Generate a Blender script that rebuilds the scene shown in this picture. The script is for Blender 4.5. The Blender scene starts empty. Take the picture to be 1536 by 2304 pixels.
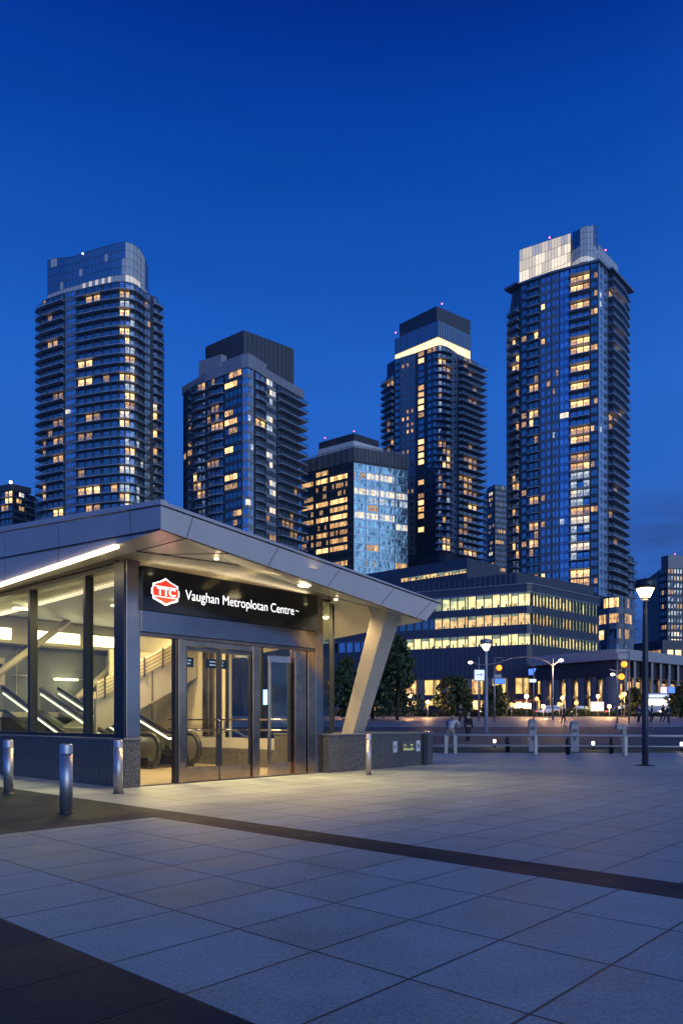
import bpy, math, random
from math import radians as R, sin, cos, pi, sqrt, floor
from mathutils import Vector as V, Matrix
random.seed(7)
sc = bpy.context.scene
COL = sc.collection

# ------------------------------------------------------------------ camera
F, HX, HY, CH = 1680.0, 768.0, 1618.0, 1.3      # focal length, principal column, horizon row (photo pixels), eye height
cam = bpy.data.cameras.new('camera'); co = bpy.data.objects.new('camera', cam); COL.objects.link(co); sc.camera = co
co.location = (0, 0, CH); co.rotation_euler = (R(90), 0, 0)
cam.sensor_fit = 'HORIZONTAL'; cam.sensor_width = 36; cam.lens = 36 * F / 1536; cam.shift_y = (HY - 1152) / 1536
cam.clip_start = .1; cam.clip_end = 5000
sc.view_settings.view_transform = 'Standard'; sc.view_settings.look = 'None'
sc.view_settings.exposure = 0.0; sc.view_settings.gamma = 1.0
sc.cycles.use_denoising = True
sc.cycles.max_bounces = 7; sc.cycles.diffuse_bounces = 3; sc.cycles.glossy_bounces = 3
sc.cycles.transparent_max_bounces = 12; sc.cycles.caustics_reflective = False; sc.cycles.caustics_refractive = False
sc.cycles.sample_clamp_indirect = 6

# ------------------------------------------------------------------ world: blue hour, afterglow to the right behind the camera
w = bpy.data.worlds.new('World'); sc.world = w; w.use_nodes = True
nt = w.node_tree; bg = nt.nodes['Background']
def N(t, k, **kw):
    n = t.nodes.new(k)
    for a, b in kw.items(): setattr(n, a, b)
    return n
def MA(t, op, a, b=None, c=None, clamp=False):
    n = N(t, 'ShaderNodeMath', operation=op); n.use_clamp = clamp
    for i, x in enumerate((a, b, c)):
        if x is None: continue
        if isinstance(x, (int, float)): n.inputs[i].default_value = x
        else: t.links.new(x, n.inputs[i])
    return n.outputs[0]
def RAMP(t, fac, stops, interp='LINEAR'):
    n = N(t, 'ShaderNodeValToRGB'); n.color_ramp.interpolation = interp
    e = n.color_ramp.elements
    while len(e) < len(stops): e.new(.5)
    for i, (p, c) in enumerate(stops):
        e[i].position = p; e[i].color = (c if isinstance(c, tuple) else (c, c, c)) + (1,)
    t.links.new(fac, n.inputs[0]); return n.outputs[0]
def MIX(t, fac, a, b, mode='MIX'):
    n = N(t, 'ShaderNodeMix', data_type='RGBA', blend_type=mode)
    for s, x in ((0, fac), (6, a), (7, b)):
        if isinstance(x, (int, float)): n.inputs[s].default_value = x
        elif isinstance(x, tuple): n.inputs[s].default_value = x + (1,)
        else: t.links.new(x, n.inputs[s])
    return n.outputs[2]
tc = N(nt, 'ShaderNodeTexCoord').outputs['Generated']
sp = N(nt, 'ShaderNodeSeparateXYZ'); nt.links.new(tc, sp.inputs[0]); sx, sy, sz = sp.outputs
base = RAMP(nt, sz, [(0, (.035, .10, .36)), (.12, (.032, .115, .44)), (.24, (.026, .13, .53)), (.39, (.017, .125, .56)),
                     (.5, (.008, .092, .48)), (.587, (.0035, .064, .405)), (.645, (.0018, .044, .34)), (.69, (.001, .028, .265)), (1, (.0005, .012, .12))])
g = MA(nt, 'ADD', MA(nt, 'MULTIPLY', sx, .94), MA(nt, 'MULTIPLY', sy, -.34))
g = MA(nt, 'POWER', MA(nt, 'MAXIMUM', g, 0.0), 1.6)
g = MA(nt, 'MULTIPLY', g, MA(nt, 'EXPONENT', MA(nt, 'MULTIPLY', MA(nt, 'ABSOLUTE', sz), -2.2)))
g = MA(nt, 'MULTIPLY', g, 1.0)
glow = MIX(nt, g, base, (.46, .74, 1.25))
mp = N(nt, 'ShaderNodeMapping'); mp.inputs['Scale'].default_value = (1.6, 1.6, 9); nt.links.new(tc, mp.inputs[0])
nz = N(nt, 'ShaderNodeTexNoise'); nz.inputs['Scale'].default_value = 2.2; nz.inputs['Detail'].default_value = 6; nt.links.new(mp.outputs[0], nz.inputs[0])
cm = RAMP(nt, nz.outputs[0], [(.40, 0.0), (.56, 1.0)])
cm = MA(nt, 'MULTIPLY', cm, RAMP(nt, sz, [(.0, .9), (.22, .85), (.29, 0.0)]))
cm = MA(nt, 'MULTIPLY', cm, RAMP(nt, MA(nt, 'ADD', sx, .5), [(.78, 0.0), (.88, 1.0)]))
sky = MIX(nt, MA(nt, 'MULTIPLY', cm, .85), glow, (.026, .066, .24))
ns = N(nt, 'ShaderNodeTexNoise'); ns.inputs['Scale'].default_value = 1.7; ns.inputs['Detail'].default_value = 5; nt.links.new(mp.outputs[0], ns.inputs[0])
sky = MIX(nt, .10, sky, MIX(nt, 1.0, sky, RAMP(nt, ns.outputs[0], [(.3, .45), (.7, 1.55)]), 'MULTIPLY'))
bk = MA(nt, 'ADD', MA(nt, 'MULTIPLY', MA(nt, 'MAXIMUM', MA(nt, 'MULTIPLY', sy, -1.0), 0.0), 1.1), 1.0)
nt.links.new(bk, bg.inputs[1])
nt.links.new(sky, bg.inputs[0])

sun = bpy.data.lights.new('sun', 'SUN'); so = bpy.data.objects.new('sun', sun); COL.objects.link(so)
sun.energy = .75; sun.angle = R(40); sun.color = (.90, .97, .90)
so.rotation_euler = (R(76), 0, R(33))

# ------------------------------------------------------------------ frames: photo-to-place helpers
UX, UY = sin(R(42.27)), cos(R(42.27))            # u runs along the station's front, v runs back along its glazed side
def uv(u, v, z=0.0): return V((u * UX - v * UY, u * UY + v * UX, z))
def at(px, d, z=0.0): return V(((px - HX) / F * d, d, z))
def zz(py, d): return CH + (HY - py) / F * d
def gz(y):
    if y < 32: return 0.0
    if y < 95: return 1.65 * (y - 32) / 63
    return 1.65

# ------------------------------------------------------------------ materials
MATS = {}
def mat(name, col=(.5, .5, .5), rough=.5, metal=0.0, var=0.0, vscale=6.0, bump=0.0, bscale=60.0, ior=1.45, em=None, es=0.0, rvar=0.0, coat=0.0, alpha=None):
    if name in MATS: return MATS[name]
    m = bpy.data.materials.new(name); m.use_nodes = True; t = m.node_tree; b = t.nodes['Principled BSDF']
    b.inputs['Base Color'].default_value = tuple(col) + (1,); b.inputs['Roughness'].default_value = rough
    b.inputs['Metallic'].default_value = metal; b.inputs['IOR'].default_value = ior
    if coat: b.inputs['Coat Weight'].default_value = coat
    if var or bump or rvar:
        pos = N(t, 'ShaderNodeNewGeometry').outputs['Position']
    if var or rvar:
        n = N(t, 'ShaderNodeTexNoise'); n.inputs['Scale'].default_value = vscale; n.inputs['Detail'].default_value = 5
        t.links.new(pos, n.inputs[0])
        if var:
            c = RAMP(t, n.outputs[0], [(.3, tuple(x * (1 - var) for x in col)), (.7, tuple(min(1, x * (1 + var)) for x in col))])
            t.links.new(c, b.inputs['Base Color'])
        if rvar:
            t.links.new(MA(t, 'ADD', MA(t, 'MULTIPLY', n.outputs[0], rvar), rough - rvar / 2, clamp=True), b.inputs['Roughness'])
    if bump:
        n2 = N(t, 'ShaderNodeTexNoise'); n2.inputs['Scale'].default_value = bscale; n2.inputs['Detail'].default_value = 3
        t.links.new(pos, n2.inputs[0])
        bp = N(t, 'ShaderNodeBump'); bp.inputs['Strength'].default_value = bump; bp.inputs['Distance'].default_value = .01
        t.links.new(n2.outputs[0], bp.inputs['Height']); t.links.new(bp.outputs[0], b.inputs['Normal'])
    if em:
        b.inputs['Emission Color'].default_value = tuple(em) + (1,); b.inputs['Emission Strength'].default_value = es
    MATS[name] = m; return m
def glass(name, tint=(.8, .88, .84), refl=1.0, ior=1.5, rough=0.0):
    m = bpy.data.materials.new(name); m.use_nodes = True; t = m.node_tree; t.nodes.remove(t.nodes['Principled BSDF'])
    out = t.nodes['Material Output']
    tr = N(t, 'ShaderNodeBsdfTransparent'); tr.inputs[0].default_value = tint + (1,)
    gl = N(t, 'ShaderNodeBsdfGlossy'); gl.inputs['Roughness'].default_value = rough; gl.inputs[0].default_value = (.9, .95, 1, 1)
    fr = N(t, 'ShaderNodeFresnel'); fr.inputs[0].default_value = ior
    mx = N(t, 'ShaderNodeMixShader')
    bf = N(t, 'ShaderNodeNewGeometry').outputs['Backfacing']
    t.links.new(MA(t, 'ADD', MA(t, 'MULTIPLY', bf, 1 / ior - ior), ior), fr.inputs[0])
    t.links.new(MA(t, 'MULTIPLY', fr.outputs[0], refl, clamp=True), mx.inputs[0]); t.links.new(tr.outputs[0], mx.inputs[1]); t.links.new(gl.outputs[0], mx.inputs[2])
    t.links.new(mx.outputs[0], out.inputs[0]); MATS[name] = m; return m
def lit(name, c0, c1, s0, s1, scale=(1.5, 1.5, .9), sample=False, ceil=None):
    """a lit room behind glass, the cool one also a painted sky reflection: curtains, lamps and furniture as an uneven emission"""
    m = bpy.data.materials.new(name); m.use_nodes = True; t = m.node_tree; b = t.nodes['Principled BSDF']
    b.inputs['Base Color'].default_value = (.02, .025, .03, 1); b.inputs['Roughness'].default_value = .08
    pos = N(t, 'ShaderNodeNewGeometry').outputs['Position']
    mp = N(t, 'ShaderNodeMapping'); mp.inputs['Scale'].default_value = scale; t.links.new(pos, mp.inputs[0])
    n = N(t, 'ShaderNodeTexNoise'); n.inputs['Scale'].default_value = 1.0; n.inputs['Detail'].default_value = 3.0; n.inputs['Roughness'].default_value = .7
    t.links.new(mp.outputs[0], n.inputs[0])
    vo = N(t, 'ShaderNodeTexVoronoi'); vo.inputs['Scale'].default_value = 1.3; t.links.new(mp.outputs[0], vo.inputs[0])
    k = MA(t, 'ADD', MA(t, 'MULTIPLY', n.outputs[0], .75), MA(t, 'MULTIPLY', vo.outputs['Distance'], .35))
    c = RAMP(t, k, [(.36, c0), (.56, c1), (.78, tuple(min(1, x * 1.15) for x in c1))])
    s = RAMP(t, k, [(.34, s0 / 10), (.5, (s0 * .4 + s1 * .6) / 10), (.75, s1 / 10)])
    sv = MA(t, 'MULTIPLY', s, 10.0)
    t.links.new(c, b.inputs['Emission Color']); t.links.new(sv, b.inputs['Emission Strength'])
    if not sample: m.cycles.emission_sampling = 'NONE'
    MATS[name] = m; return m

STEEL = mat('brushed_steel', (.34, .30, .29), .20, 1.0, var=.08, vscale=3, rvar=.10)
STEEL_D = mat('dark_bronze_steel', (.16, .145, .14), .3, 1.0, var=.15, vscale=3, rvar=.1)
STEEL_W = mat('warm_steel', (.46, .32, .22), .15, 1.0, var=.15, vscale=5, rvar=.10)
DARK = mat('dark_frame', (.03, .035, .045), .35, .3)
BLACK = mat('black_panel', (.006, .008, .014), .10, 0, ior=1.5)
RUBBER = mat('black_rubber', (.02, .02, .022), .35)
FASCIA = mat('fascia_metal', (.47, .43, .415), .45, .1, var=.05, vscale=1.2)
SOFFIT = mat('soffit_metal', (.66, .63, .56), .32, .25, var=.05, vscale=.9, rvar=.12)
SEAM = mat('seam', (.03, .03, .035), .6)
COLUMN = mat('painted_column', (.38, .37, .34), .4, .1, var=.03, vscale=2)
CONC = mat('interior_concrete', (.20, .215, .215), .75, var=.22, vscale=1.6, bump=.2, bscale=30)
CREAM = mat('cream_wall', (.62, .57, .43), .6, var=.06, vscale=2)
GREYP = mat('grey_panel', (.34, .33, .31), .5, var=.06, vscale=2)
FLOORM = mat('interior_floor', (.46, .40, .30), .2, var=.06, vscale=3)
GLASS = glass('clear_glass', (.66, .76, .67), 1.0, 1.52)
GLASS2 = glass('door_glass', (.95, .97, .92), .8, 1.5)
BALG = glass('balustrade_glass', (.62, .70, .66), 1.2, 1.6)
EM_W = mat('strip_light', (.9, .9, .9), .5, em=(1, .80, .50), es=9)
EM_P = mat('light_panel', (.9, .9, .9), .5, em=(1, .84, .48), es=7)
EM_H = mat('handrail_light', (.9, .9, .9), .5, em=(1, .90, .66), es=2.2)
WHITE_L = mat('sign_white', (.9, .9, .9), .5, em=(1, .96, .95), es=1.6)
RED_L = mat('logo_red', (.7, .03, .02), .5, em=(1, .05, .02), es=.95)
BOLL = mat('bollard_steel', (.50, .47, .46), .42, .85, var=.1, vscale=9)
STEEL_H = mat('header_steel', (.27, .25, .27), .14, 1.0, var=.06, vscale=2, rvar=.06)
def granite():
    m = bpy.data.materials.new('granite'); m.use_nodes = True; t = m.node_tree; b = t.nodes['Principled BSDF']
    pos = N(t, 'ShaderNodeNewGeometry').outputs['Position']
    a = N(t, 'ShaderNodeTexVoronoi'); a.inputs['Scale'].default_value = 70; t.links.new(pos, a.inputs[0])
    n = N(t, 'ShaderNodeTexNoise'); n.inputs['Scale'].default_value = 45; n.inputs['Detail'].default_value = 4; t.links.new(pos, n.inputs[0])
    k = MA(t, 'ADD', MA(t, 'MULTIPLY', a.outputs['Color'], .5), MA(t, 'MULTIPLY', n.outputs[0], .6))
    c = RAMP(t, k, [(.3, (.014, .015, .016)), (.5, (.05, .05, .053)), (.72, (.17, .165, .16))])
    t.links.new(c, b.inputs['Base Color']); b.inputs['Roughness'].default_value = .35
    MATS['granite'] = m; return m
GRANITE = granite()
GRANTOP = mat('granite_coping', (.16, .16, .17), .22, var=.2, vscale=30)

def ground_mat():
    m = bpy.data.materials.new('plaza_pavers'); m.use_nodes = True; t = m.node_tree; b = t.nodes['Principled BSDF']
    pos = N(t, 'ShaderNodeNewGeometry').outputs['Position']
    s = N(t, 'ShaderNodeSeparateXYZ'); t.links.new(pos, s.inputs[0])
    u = MA(t, 'ADD', MA(t, 'MULTIPLY', s.outputs[0], UX), MA(t, 'MULTIPLY', s.outputs[1], UY))
    v = MA(t, 'ADD', MA(t, 'MULTIPLY', s.outputs[0], -UY), MA(t, 'MULTIPLY', s.outputs[1], UX))
    band = MA(t, 'MULTIPLY', MA(t, 'GREATER_THAN', u, 5.64), MA(t, 'LESS_THAN', u, 6.16))
    past = MA(t, 'GREATER_THAN', u, 5.9)
    us = MA(t, 'SUBTRACT', u, MA(t, 'MULTIPLY', past, .52))
    tu = MA(t, 'DIVIDE', MA(t, 'SUBTRACT', us, 2.1 - 8.85), .885)
    iu = MA(t, 'FLOOR', tu); fu = MA(t, 'FRACT', tu)
    # a few courses are cut to other lengths, as laid
    tv = MA(t, 'DIVIDE', MA(t, 'ADD', MA(t, 'SUBTRACT', v, 1.6 - 13.2), MA(t, 'MULTIPLY', past, .27)), .66)
    iv = MA(t, 'FLOOR', tv); fv = MA(t, 'FRACT', tv)
    def edge(f, wd):  # distance to the joint
        d = MA(t, 'MINIMUM', f, MA(t, 'SUBTRACT', 1.0, f)); return MA(t, 'MULTIPLY', d, wd)
    du = edge(fu, .885); dv = edge(fv, .66)
    bu = MA(t, 'MINIMUM', MA(t, 'ABSOLUTE', MA(t, 'SUBTRACT', u, 5.64)), MA(t, 'ABSOLUTE', MA(t, 'SUBTRACT', u, 6.16)))
    du = MA(t, 'MINIMUM', MA(t, 'ADD', du, MA(t, 'MULTIPLY', band, 1.0)), bu)
    dd = MA(t, 'MINIMUM', du, dv)
    joint = RAMP(t, dd, [(.0055, 1.0), (.0105, 0.0)])
    cx = N(t, 'ShaderNodeCombineXYZ'); t.links.new(iu, cx.inputs[0]); t.links.new(iv, cx.inputs[1])
    wn = N(t, 'ShaderNodeTexWhiteNoise', noise_dimensions='2D'); t.links.new(cx.outputs[0], wn.inputs[0])
    n1 = N(t, 'ShaderNodeTexNoise'); n1.inputs['Scale'].default_value = 38; n1.inputs['Detail'].default_value = 6; n1.inputs['Roughness'].default_value = .85; t.links.new(pos, n1.inputs[0])
    n2 = N(t, 'ShaderNodeTexNoise'); n2.inputs['Scale'].default_value = 1.3; n2.inputs['Detail'].default_value = 9; n2.inputs['Roughness'].default_value = .62; t.links.new(pos, n2.inputs[0])
    n3 = N(t, 'ShaderNodeTexVoronoi'); n3.inputs['Scale'].default_value = 60; t.links.new(pos, n3.inputs[0])
    k = MA(t, 'ADD', MA(t, 'ADD', MA(t, 'MULTIPLY', wn.outputs[0], .045), .028), MA(t, 'MULTIPLY', n1.outputs[0], .52))
    k = MA(t, 'ADD', k, MA(t, 'MULTIPLY', n2.outputs[0], .24)); k = MA(t, 'ADD', k, .065)
    light = RAMP(t, k, [(.36, (.10, .125, .125)), (.5, (.285, .345, .335)), (.64, (.46, .55, .53))])
    dark = RAMP(t, k, [(.36, (.006, .012, .020)), (.5, (.013, .025, .040)), (.64, (.028, .048, .070))])
    gm = N(t, 'ShaderNodeTexVoronoi'); gm.inputs['Scale'].default_value = 3.1; t.links.new(pos, gm.inputs[0])
    gsel = N(t, 'ShaderNodeSeparateColor'); t.links.new(gm.outputs['Color'], gsel.inputs[0])
    gum = MA(t, 'MULTIPLY', MA(t, 'LESS_THAN', gm.outputs['Distance'], MA(t, 'MULTIPLY', gsel.outputs[1], .075)), MA(t, 'GREATER_THAN', gsel.outputs[0], .55))
    isd = MA(t, 'MAXIMUM', band, MA(t, 'LESS_THAN', u, 2.1))
    isd = MA(t, 'MAXIMUM', isd, MA(t, 'MULTIPLY', MA(t, 'LESS_THAN', u, 6.16), MA(t, 'GREATER_THAN', v, 8.47)))
    c = MIX(t, isd, light, dark); c = MIX(t, MA(t, 'MULTIPLY', gum, .4), c, (.03, .03, .032)); c = MIX(t, MA(t, 'MULTIPLY', joint, .88), c, (.012, .012, .014))
    t.links.new(c, b.inputs['Base Color'])
    r = MA(t, 'ADD', MA(t, 'MULTIPLY', n2.outputs[0], .46), .26); r = MA(t, 'ADD', r, MA(t, 'MULTIPLY', wn.outputs[0], .10))
    t.links.new(r, b.inputs['Roughness'])
    t.links.new(MA(t, 'SUBTRACT', .32, MA(t, 'MULTIPLY', isd, .24)), b.inputs['Specular IOR Level'])
    bp = N(t, 'ShaderNodeBump'); bp.inputs['Strength'].default_value = .7; bp.inputs['Distance'].default_value = .008
    h = MA(t, 'SUBTRACT', MA(t, 'ADD', MA(t, 'MULTIPLY', n1.outputs[0], .5), MA(t, 'MULTIPLY', n3.outputs['Distance'], .3)), joint)
    t.links.new(h, bp.inputs['Height']); t.links.new(bp.outputs[0], b.inputs['Normal'])
    MATS['pav'] = m; return m
PAV = ground_mat()

# ------------------------------------------------------------------ mesh helpers
class MB:
    def __init__(s): s.v = []; s.f = []; s.mi = []; s.mats = []; s.sm = []
    def m(s, mt):
        if mt not in s.mats: s.mats.append(mt)
        return s.mats.index(mt)
    def face(s, pts, mt, smooth=False):
        i = len(s.v); s.v += [tuple(p) for p in pts]; s.f.append(tuple(range(i, i + len(pts)))); s.mi.append(s.m(mt)); s.sm.append(smooth)
    def hull8(s, b, t, mt):
        """b: 4 bottom points, t: 4 top points, same turn"""
        i = len(s.v); s.v += [tuple(p) for p in b] + [tuple(p) for p in t]; k = s.m(mt)
        n = len(b)
        fs = [tuple(i + n - 1 - j for j in range(n)), tuple(i + n + j for j in range(n))] + [(i + j, i + (j + 1) % n, i + n + (j + 1) % n, i + n + j) for j in range(n)]
        s.f += fs; s.mi += [k] * len(fs); s.sm += [False] * len(fs)
    def prism(s, poly, z0, z1, mt): s.hull8([(p[0], p[1], z0) for p in poly], [(p[0], p[1], z1) for p in poly], mt)
    def box(s, c, sx, sy, sz, mt, ax=None, ay=None, az=None):
        """box centred on c with half sizes along the axes"""
        ax = V(ax) if ax else V((1, 0, 0)); ay = V(ay) if ay else V((0, 1, 0)); az = V(az) if az else V((0, 0, 1)); c = V(c)
        q = [(-1, -1), (1, -1), (1, 1), (-1, 1)]
        s.hull8([c + ax * sx * a + ay * sy * b - az * sz for a, b in q], [c + ax * sx * a + ay * sy * b + az * sz for a, b in q], mt)
    def ubox(s, u0, u1, v0, v1, z0, z1, mt):
        q = [(u0, v0), (u1, v0), (u1, v1), (u0, v1)]
        s.hull8([uv(a, b, z0) for a, b in q], [uv(a, b, z1) for a, b in q], mt)
    def tube(s, pts, r, mt, n=8, cap=True):
        pts = [V(p) for p in pts]; rr = r if isinstance(r, (list, tuple)) else [r] * len(pts)
        k = s.m(mt); rings = []
        for j, p in enumerate(pts):
            d = (pts[min(j + 1, len(pts) - 1)] - pts[max(j - 1, 0)]).normalized()
            a = d.orthogonal().normalized() if j == 0 else (pa - d * pa.dot(d)).normalized()
            pa = a; b = d.cross(a); i = len(s.v)
            for q in range(n):
                th = 2 * pi * q / n; s.v.append(tuple(p + (a * cos(th) + b * sin(th)) * rr[j]))
            rings.append(i)
        for j in range(len(rings) - 1):
            for q in range(n):
                s.f.append((rings[j] + q, rings[j] + (q + 1) % n, rings[j + 1] + (q + 1) % n, rings[j + 1] + q)); s.mi.append(k); s.sm.append(n > 6)
        if cap:
            s.f.append(tuple(rings[0] + q for q in reversed(range(n)))); s.f.append(tuple(rings[-1] + q for q in range(n))); s.mi += [k, k]; s.sm += [False, False]
    def lathe(s, c, prof, mt, n=20):
        """prof: (radius, z) from the bottom up"""
        c = V(c); k = s.m(mt); rings = []
        for r, z in prof:
            rings.append(len(s.v))
            for q in range(n): s.v.append((c.x + r * cos(2 * pi * q / n), c.y + r * sin(2 * pi * q / n), c.z + z))
        for j in range(len(rings) - 1):
            for q in range(n):
                s.f.append((rings[j] + q, rings[j] + (q + 1) % n, rings[j + 1] + (q + 1) % n, rings[j + 1] + q)); s.mi.append(k); s.sm.append(True)
        s.f.append(tuple(rings[0] + q for q in reversed(range(n)))); s.f.append(tuple(rings[-1] + q for q in range(n))); s.mi += [k, k]; s.sm += [False, False]
    def ball(s, c, r, mt, n=12, sq=1.0):
        s.lathe(c, [(max(.001, r * cos(a)), r * sin(a) * sq) for a in [(-.5 + j / 8) * pi for j in range(9)]], mt, n)
    def mesh(s, name, off=V((0, 0, 0))):
        me = bpy.data.meshes.new(name); me.from_pydata([(x - off.x, y - off.y, z - off.z) for x, y, z in s.v], [], s.f)
        for x in s.mats: me.materials.append(x)
        me.polygons.foreach_set('material_index', s.mi); me.polygons.foreach_set('use_smooth', s.sm); me.update(); return me
def tag(o, label=None, cat=None, group=None, kind=None):
    for k, x in (('label', label), ('category', cat), ('group', group), ('kind', kind)):
        if x: o[k] = x
    return o
def thing(name, label, cat, loc=(0, 0, 0), group=None, rotz=0):
    o = bpy.data.objects.new(name, None); COL.objects.link(o); o.location = loc; o.rotation_euler = (0, 0, rotz); o.empty_display_size = .3
    return tag(o, label, cat, group)
ROOT = {}
def part(name, mb, parent, local=False, kind=None, label=None, bevel=0):
    """links mb as one mesh under parent; coordinates are of the place unless local"""
    off = V((0, 0, 0))
    if not local:
        p = parent
        while p is not None: off += V(p.location); p = p.parent
    o = bpy.data.objects.new(name, mb.mesh(name, off)); COL.objects.link(o); o.parent = parent
    if bevel:
        bm = o.modifiers.new('bevel', 'BEVEL'); bm.width = bevel; bm.segments = 2; bm.limit_method = 'ANGLE'; bm.angle_limit = R(40)
    return tag(o, label, None, None, kind)
def solo(name, mb, label=None, cat=None, group=None, kind=None, loc=None, bevel=0):
    loc = V(loc) if loc is not None else V((0, 0, 0))
    o = bpy.data.objects.new(name, mb.mesh(name, loc)); COL.objects.link(o); o.location = loc
    if bevel:
        bm = o.modifiers.new('bevel', 'BEVEL'); bm.width = bevel; bm.segments = 2; bm.limit_method = 'ANGLE'
    return tag(o, label, cat, group, kind)
def dup(o, parent=None):
    c = o.copy(); COL.objects.link(c); c.parent = parent
    for ch in o.children: dup(ch, c)
    return c
def lamp(kind, loc, energy, col, parent=None, size=.3, rot=None, spot=None, size_y=None):
    l = bpy.data.lights.new('lamp_light', kind); l.energy = energy; l.color = col
    if kind == 'AREA':
        l.size = size
        if size_y: l.shape = 'RECTANGLE'; l.size_y = size_y
    elif kind in ('POINT', 'SPOT'): l.shadow_soft_size = size
    if kind == 'SPOT': l.spot_size = spot or R(120); l.spot_blend = .6
    o = bpy.data.objects.new('lamp_light', l); COL.objects.link(o); o.location = loc
    if rot: o.rotation_euler = rot
    if parent is not None:
        o.parent = parent; p = parent; off = V((0, 0, 0))
        while p is not None: off += V(p.location); p = p.parent
        o.location = V(loc) - off
    return o

# ------------------------------------------------------------------ ground
def sheet(name, y0, y1, x0, x1, mt, dz, label=None, step=None):
    b = MB(); ys = sorted(set([y0, y1] + [y for y in (32, 40, 55, 75, 95) if y0 < y < y1])); xs = [x0, x1]
    for a, c in zip(ys, ys[1:]):
        b.face([(x0, a, gz(a) + dz), (x1, a, gz(a) + dz), (x1, c, gz(c) + dz), (x0, c, gz(c) + dz)], mt)
    return solo(name, b, label, kind='structure')
ASPH = mat('asphalt', (.05, .05, .055), .6, var=.2, vscale=8, bump=.3, bscale=80)
PALE = mat('far_paving', (.22, .215, .21), .5, var=.12, vscale=3)
LAWN = mat('lawn_grass', (.035, .05, .022), .9, var=.4, vscale=14, bump=.5, bscale=50)
sheet('plaza_ground', -40, 3000, -2500, 2500, PAV, 0.0, 'pale grey stone pavers with darker bands')
sheet('lawn', 28.6, 33.5, 1.5, 60, LAWN, .006)
sheet('road', 34.5, 58, -70, 90, ASPH, .006)
sheet('far_pavement', 60, 92, -90, 110, PALE, .006)
sheet('street', 96.5, 112, -120, 150, ASPH, .006)
# ================================================================== TRANSIT STATION
V0, U0, U1, VB = 12.5, 7.8, 13.5, 22.2          # front plane, glazed side plane, far side plane, back wall
st = thing('transit_station', 'angular metal canopied transit station entrance with glazed walls and steel doors', 'station', uv(10, 16))
# --- canopy
A0, B0, B1 = (6.915, 10.2), (14.13, 10.2), (14.74, 10.2)
VE = 24.0
TL = lambda v: 4.79 + (v - 10.2) * .095          # roof edge above the glazed side
SL = lambda v: 4.35 + (v - 10.2) * .066          # seam between the two side fascia bands
BL = lambda v: 4.35 - (v - 10.2) * .023          # lower edge of the side fascia
fa = MB()
a_t, a_l = uv(6.915, 10.2, 4.72), uv(6.915, 10.2, 4.35)
b_t, b_l = uv(14.66, 10.2, 4.03), uv(14.13, 10.2, 3.575)
fa.face([a_l, b_l, b_t, a_t], FASCIA)
fa.face([uv(6.915, VE, SL(VE)), a_l, a_t, uv(6.915, VE, TL(VE) - .07)], FASCIA)
fa.face([uv(6.935, VE, BL(VE)), uv(6.935, 10.22, 4.345), uv(6.93, 10.22, 4.352), uv(6.93, VE, SL(VE) - .015)], FASCIA)
# chamfered right end
fa.face([b_l, uv(14.13, 17.5, 3.05), uv(14.66, 17.5, 3.5), b_t], FASCIA)
fa.face([uv(6.915, VE, BL(VE)), uv(14.13, VE, BL(VE)), uv(14.66, VE, 3.9), uv(6.915, VE, TL(VE))], FASCIA)
fa.face([uv(14.13, 17.5, 3.05), uv(14.13, VE, BL(VE)), uv(14.66, VE, 3.5), uv(14.66, 17.5, 3.5)], FASCIA)
fc = part('fascia', fa, st)
sm = MB()                                         # thin reveals between the fascia sheets
def seam(p, q, n, wd=.012, out=.004):
    p, q, n = V(p), V(q), V(n).normalized(); d = (q - p).normalized(); s = d.cross(n).normalized() * wd / 2
    sm.face([p - s + n * out, q - s + n * out, q + s + n * out, p + s + n * out], SEAM)
nF = -uv(0, 1); nL = -uv(1, 0)
def onF(s, t): return a_l.lerp(b_l, s).lerp(a_t.lerp(b_t, s), t)
for s in (.075, .325, .545, .775, .955): seam(onF(s - .006, 0), onF(s + .006, 1), nF)
for v in (11.05, 13.55, 15.9, 18.6, 21.2):
    seam(uv(6.915, v, SL(v)), uv(6.915, v + .05, TL(v) - .07), nL)
    seam(uv(6.93, v + .05, BL(v)), uv(6.93, v + .05, SL(v)), nL)
seam(uv(6.912, 10.2, 4.352), uv(6.912, VE, SL(VE)), nL, .022)
part('fascia_seam', sm, st)
cp = MB()                                         # coping above a dark reveal, and the roof deck
for p, q in ((uv(6.915, 10.2, 4.72), uv(14.66, 10.2, 4.03)),):
    up = V((0, 0, 1)); cp.face([p - nF * .03, q - nF * .03, q - nF * .03 + up * .03, p - nF * .03 + up * .03], SEAM)
    cp.hull8([p + up * .02 + nF * .02, q + up * .02 + nF * .02 + uv(.1, 0), q + up * .02 - nF * .1 + uv(.1, 0), p + up * .02 - nF * .1],
             [p + up * .09 - nF * .01, q + up * .06 - nF * .01 + uv(.12, 0), q + up * .06 - nF * .1 + uv(.12, 0), p + up * .09 - nF * .1], FASCIA)
p, q = uv(6.915, 10.2, 4.74), uv(6.915, VE, TL(VE) - .05)
cp.hull8([p + nL * .02 + nF * .02, q + nL * .02, q - nL * .12, p - nL * .12], [p + nL * .0 + V((0, 0, .09)), q + V((0, 0, .14)), q - nL * .12 + V((0, 0, .14)), p - nL * .12 + V((0, 0, .09))], FASCIA)
part('coping', cp, st)
rf = MB(); ROOFM = mat('roof_membrane', (.22, .24, .28), .4, .2, var=.1)
ra, rb, rc, rd = uv(6.95, 10.23, 4.78), uv(14.7, 10.23, 4.08), uv(14.7, VE, 4.6), uv(6.95, VE, TL(VE) + .08); rm = uv(8.4, 17.3, 5.78)
for x, y in ((ra, rb), (rb, rc), (rc, rd), (rd, ra)): rf.face([x, y, rm], ROOFM)
part('roof', rf, st)
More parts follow.
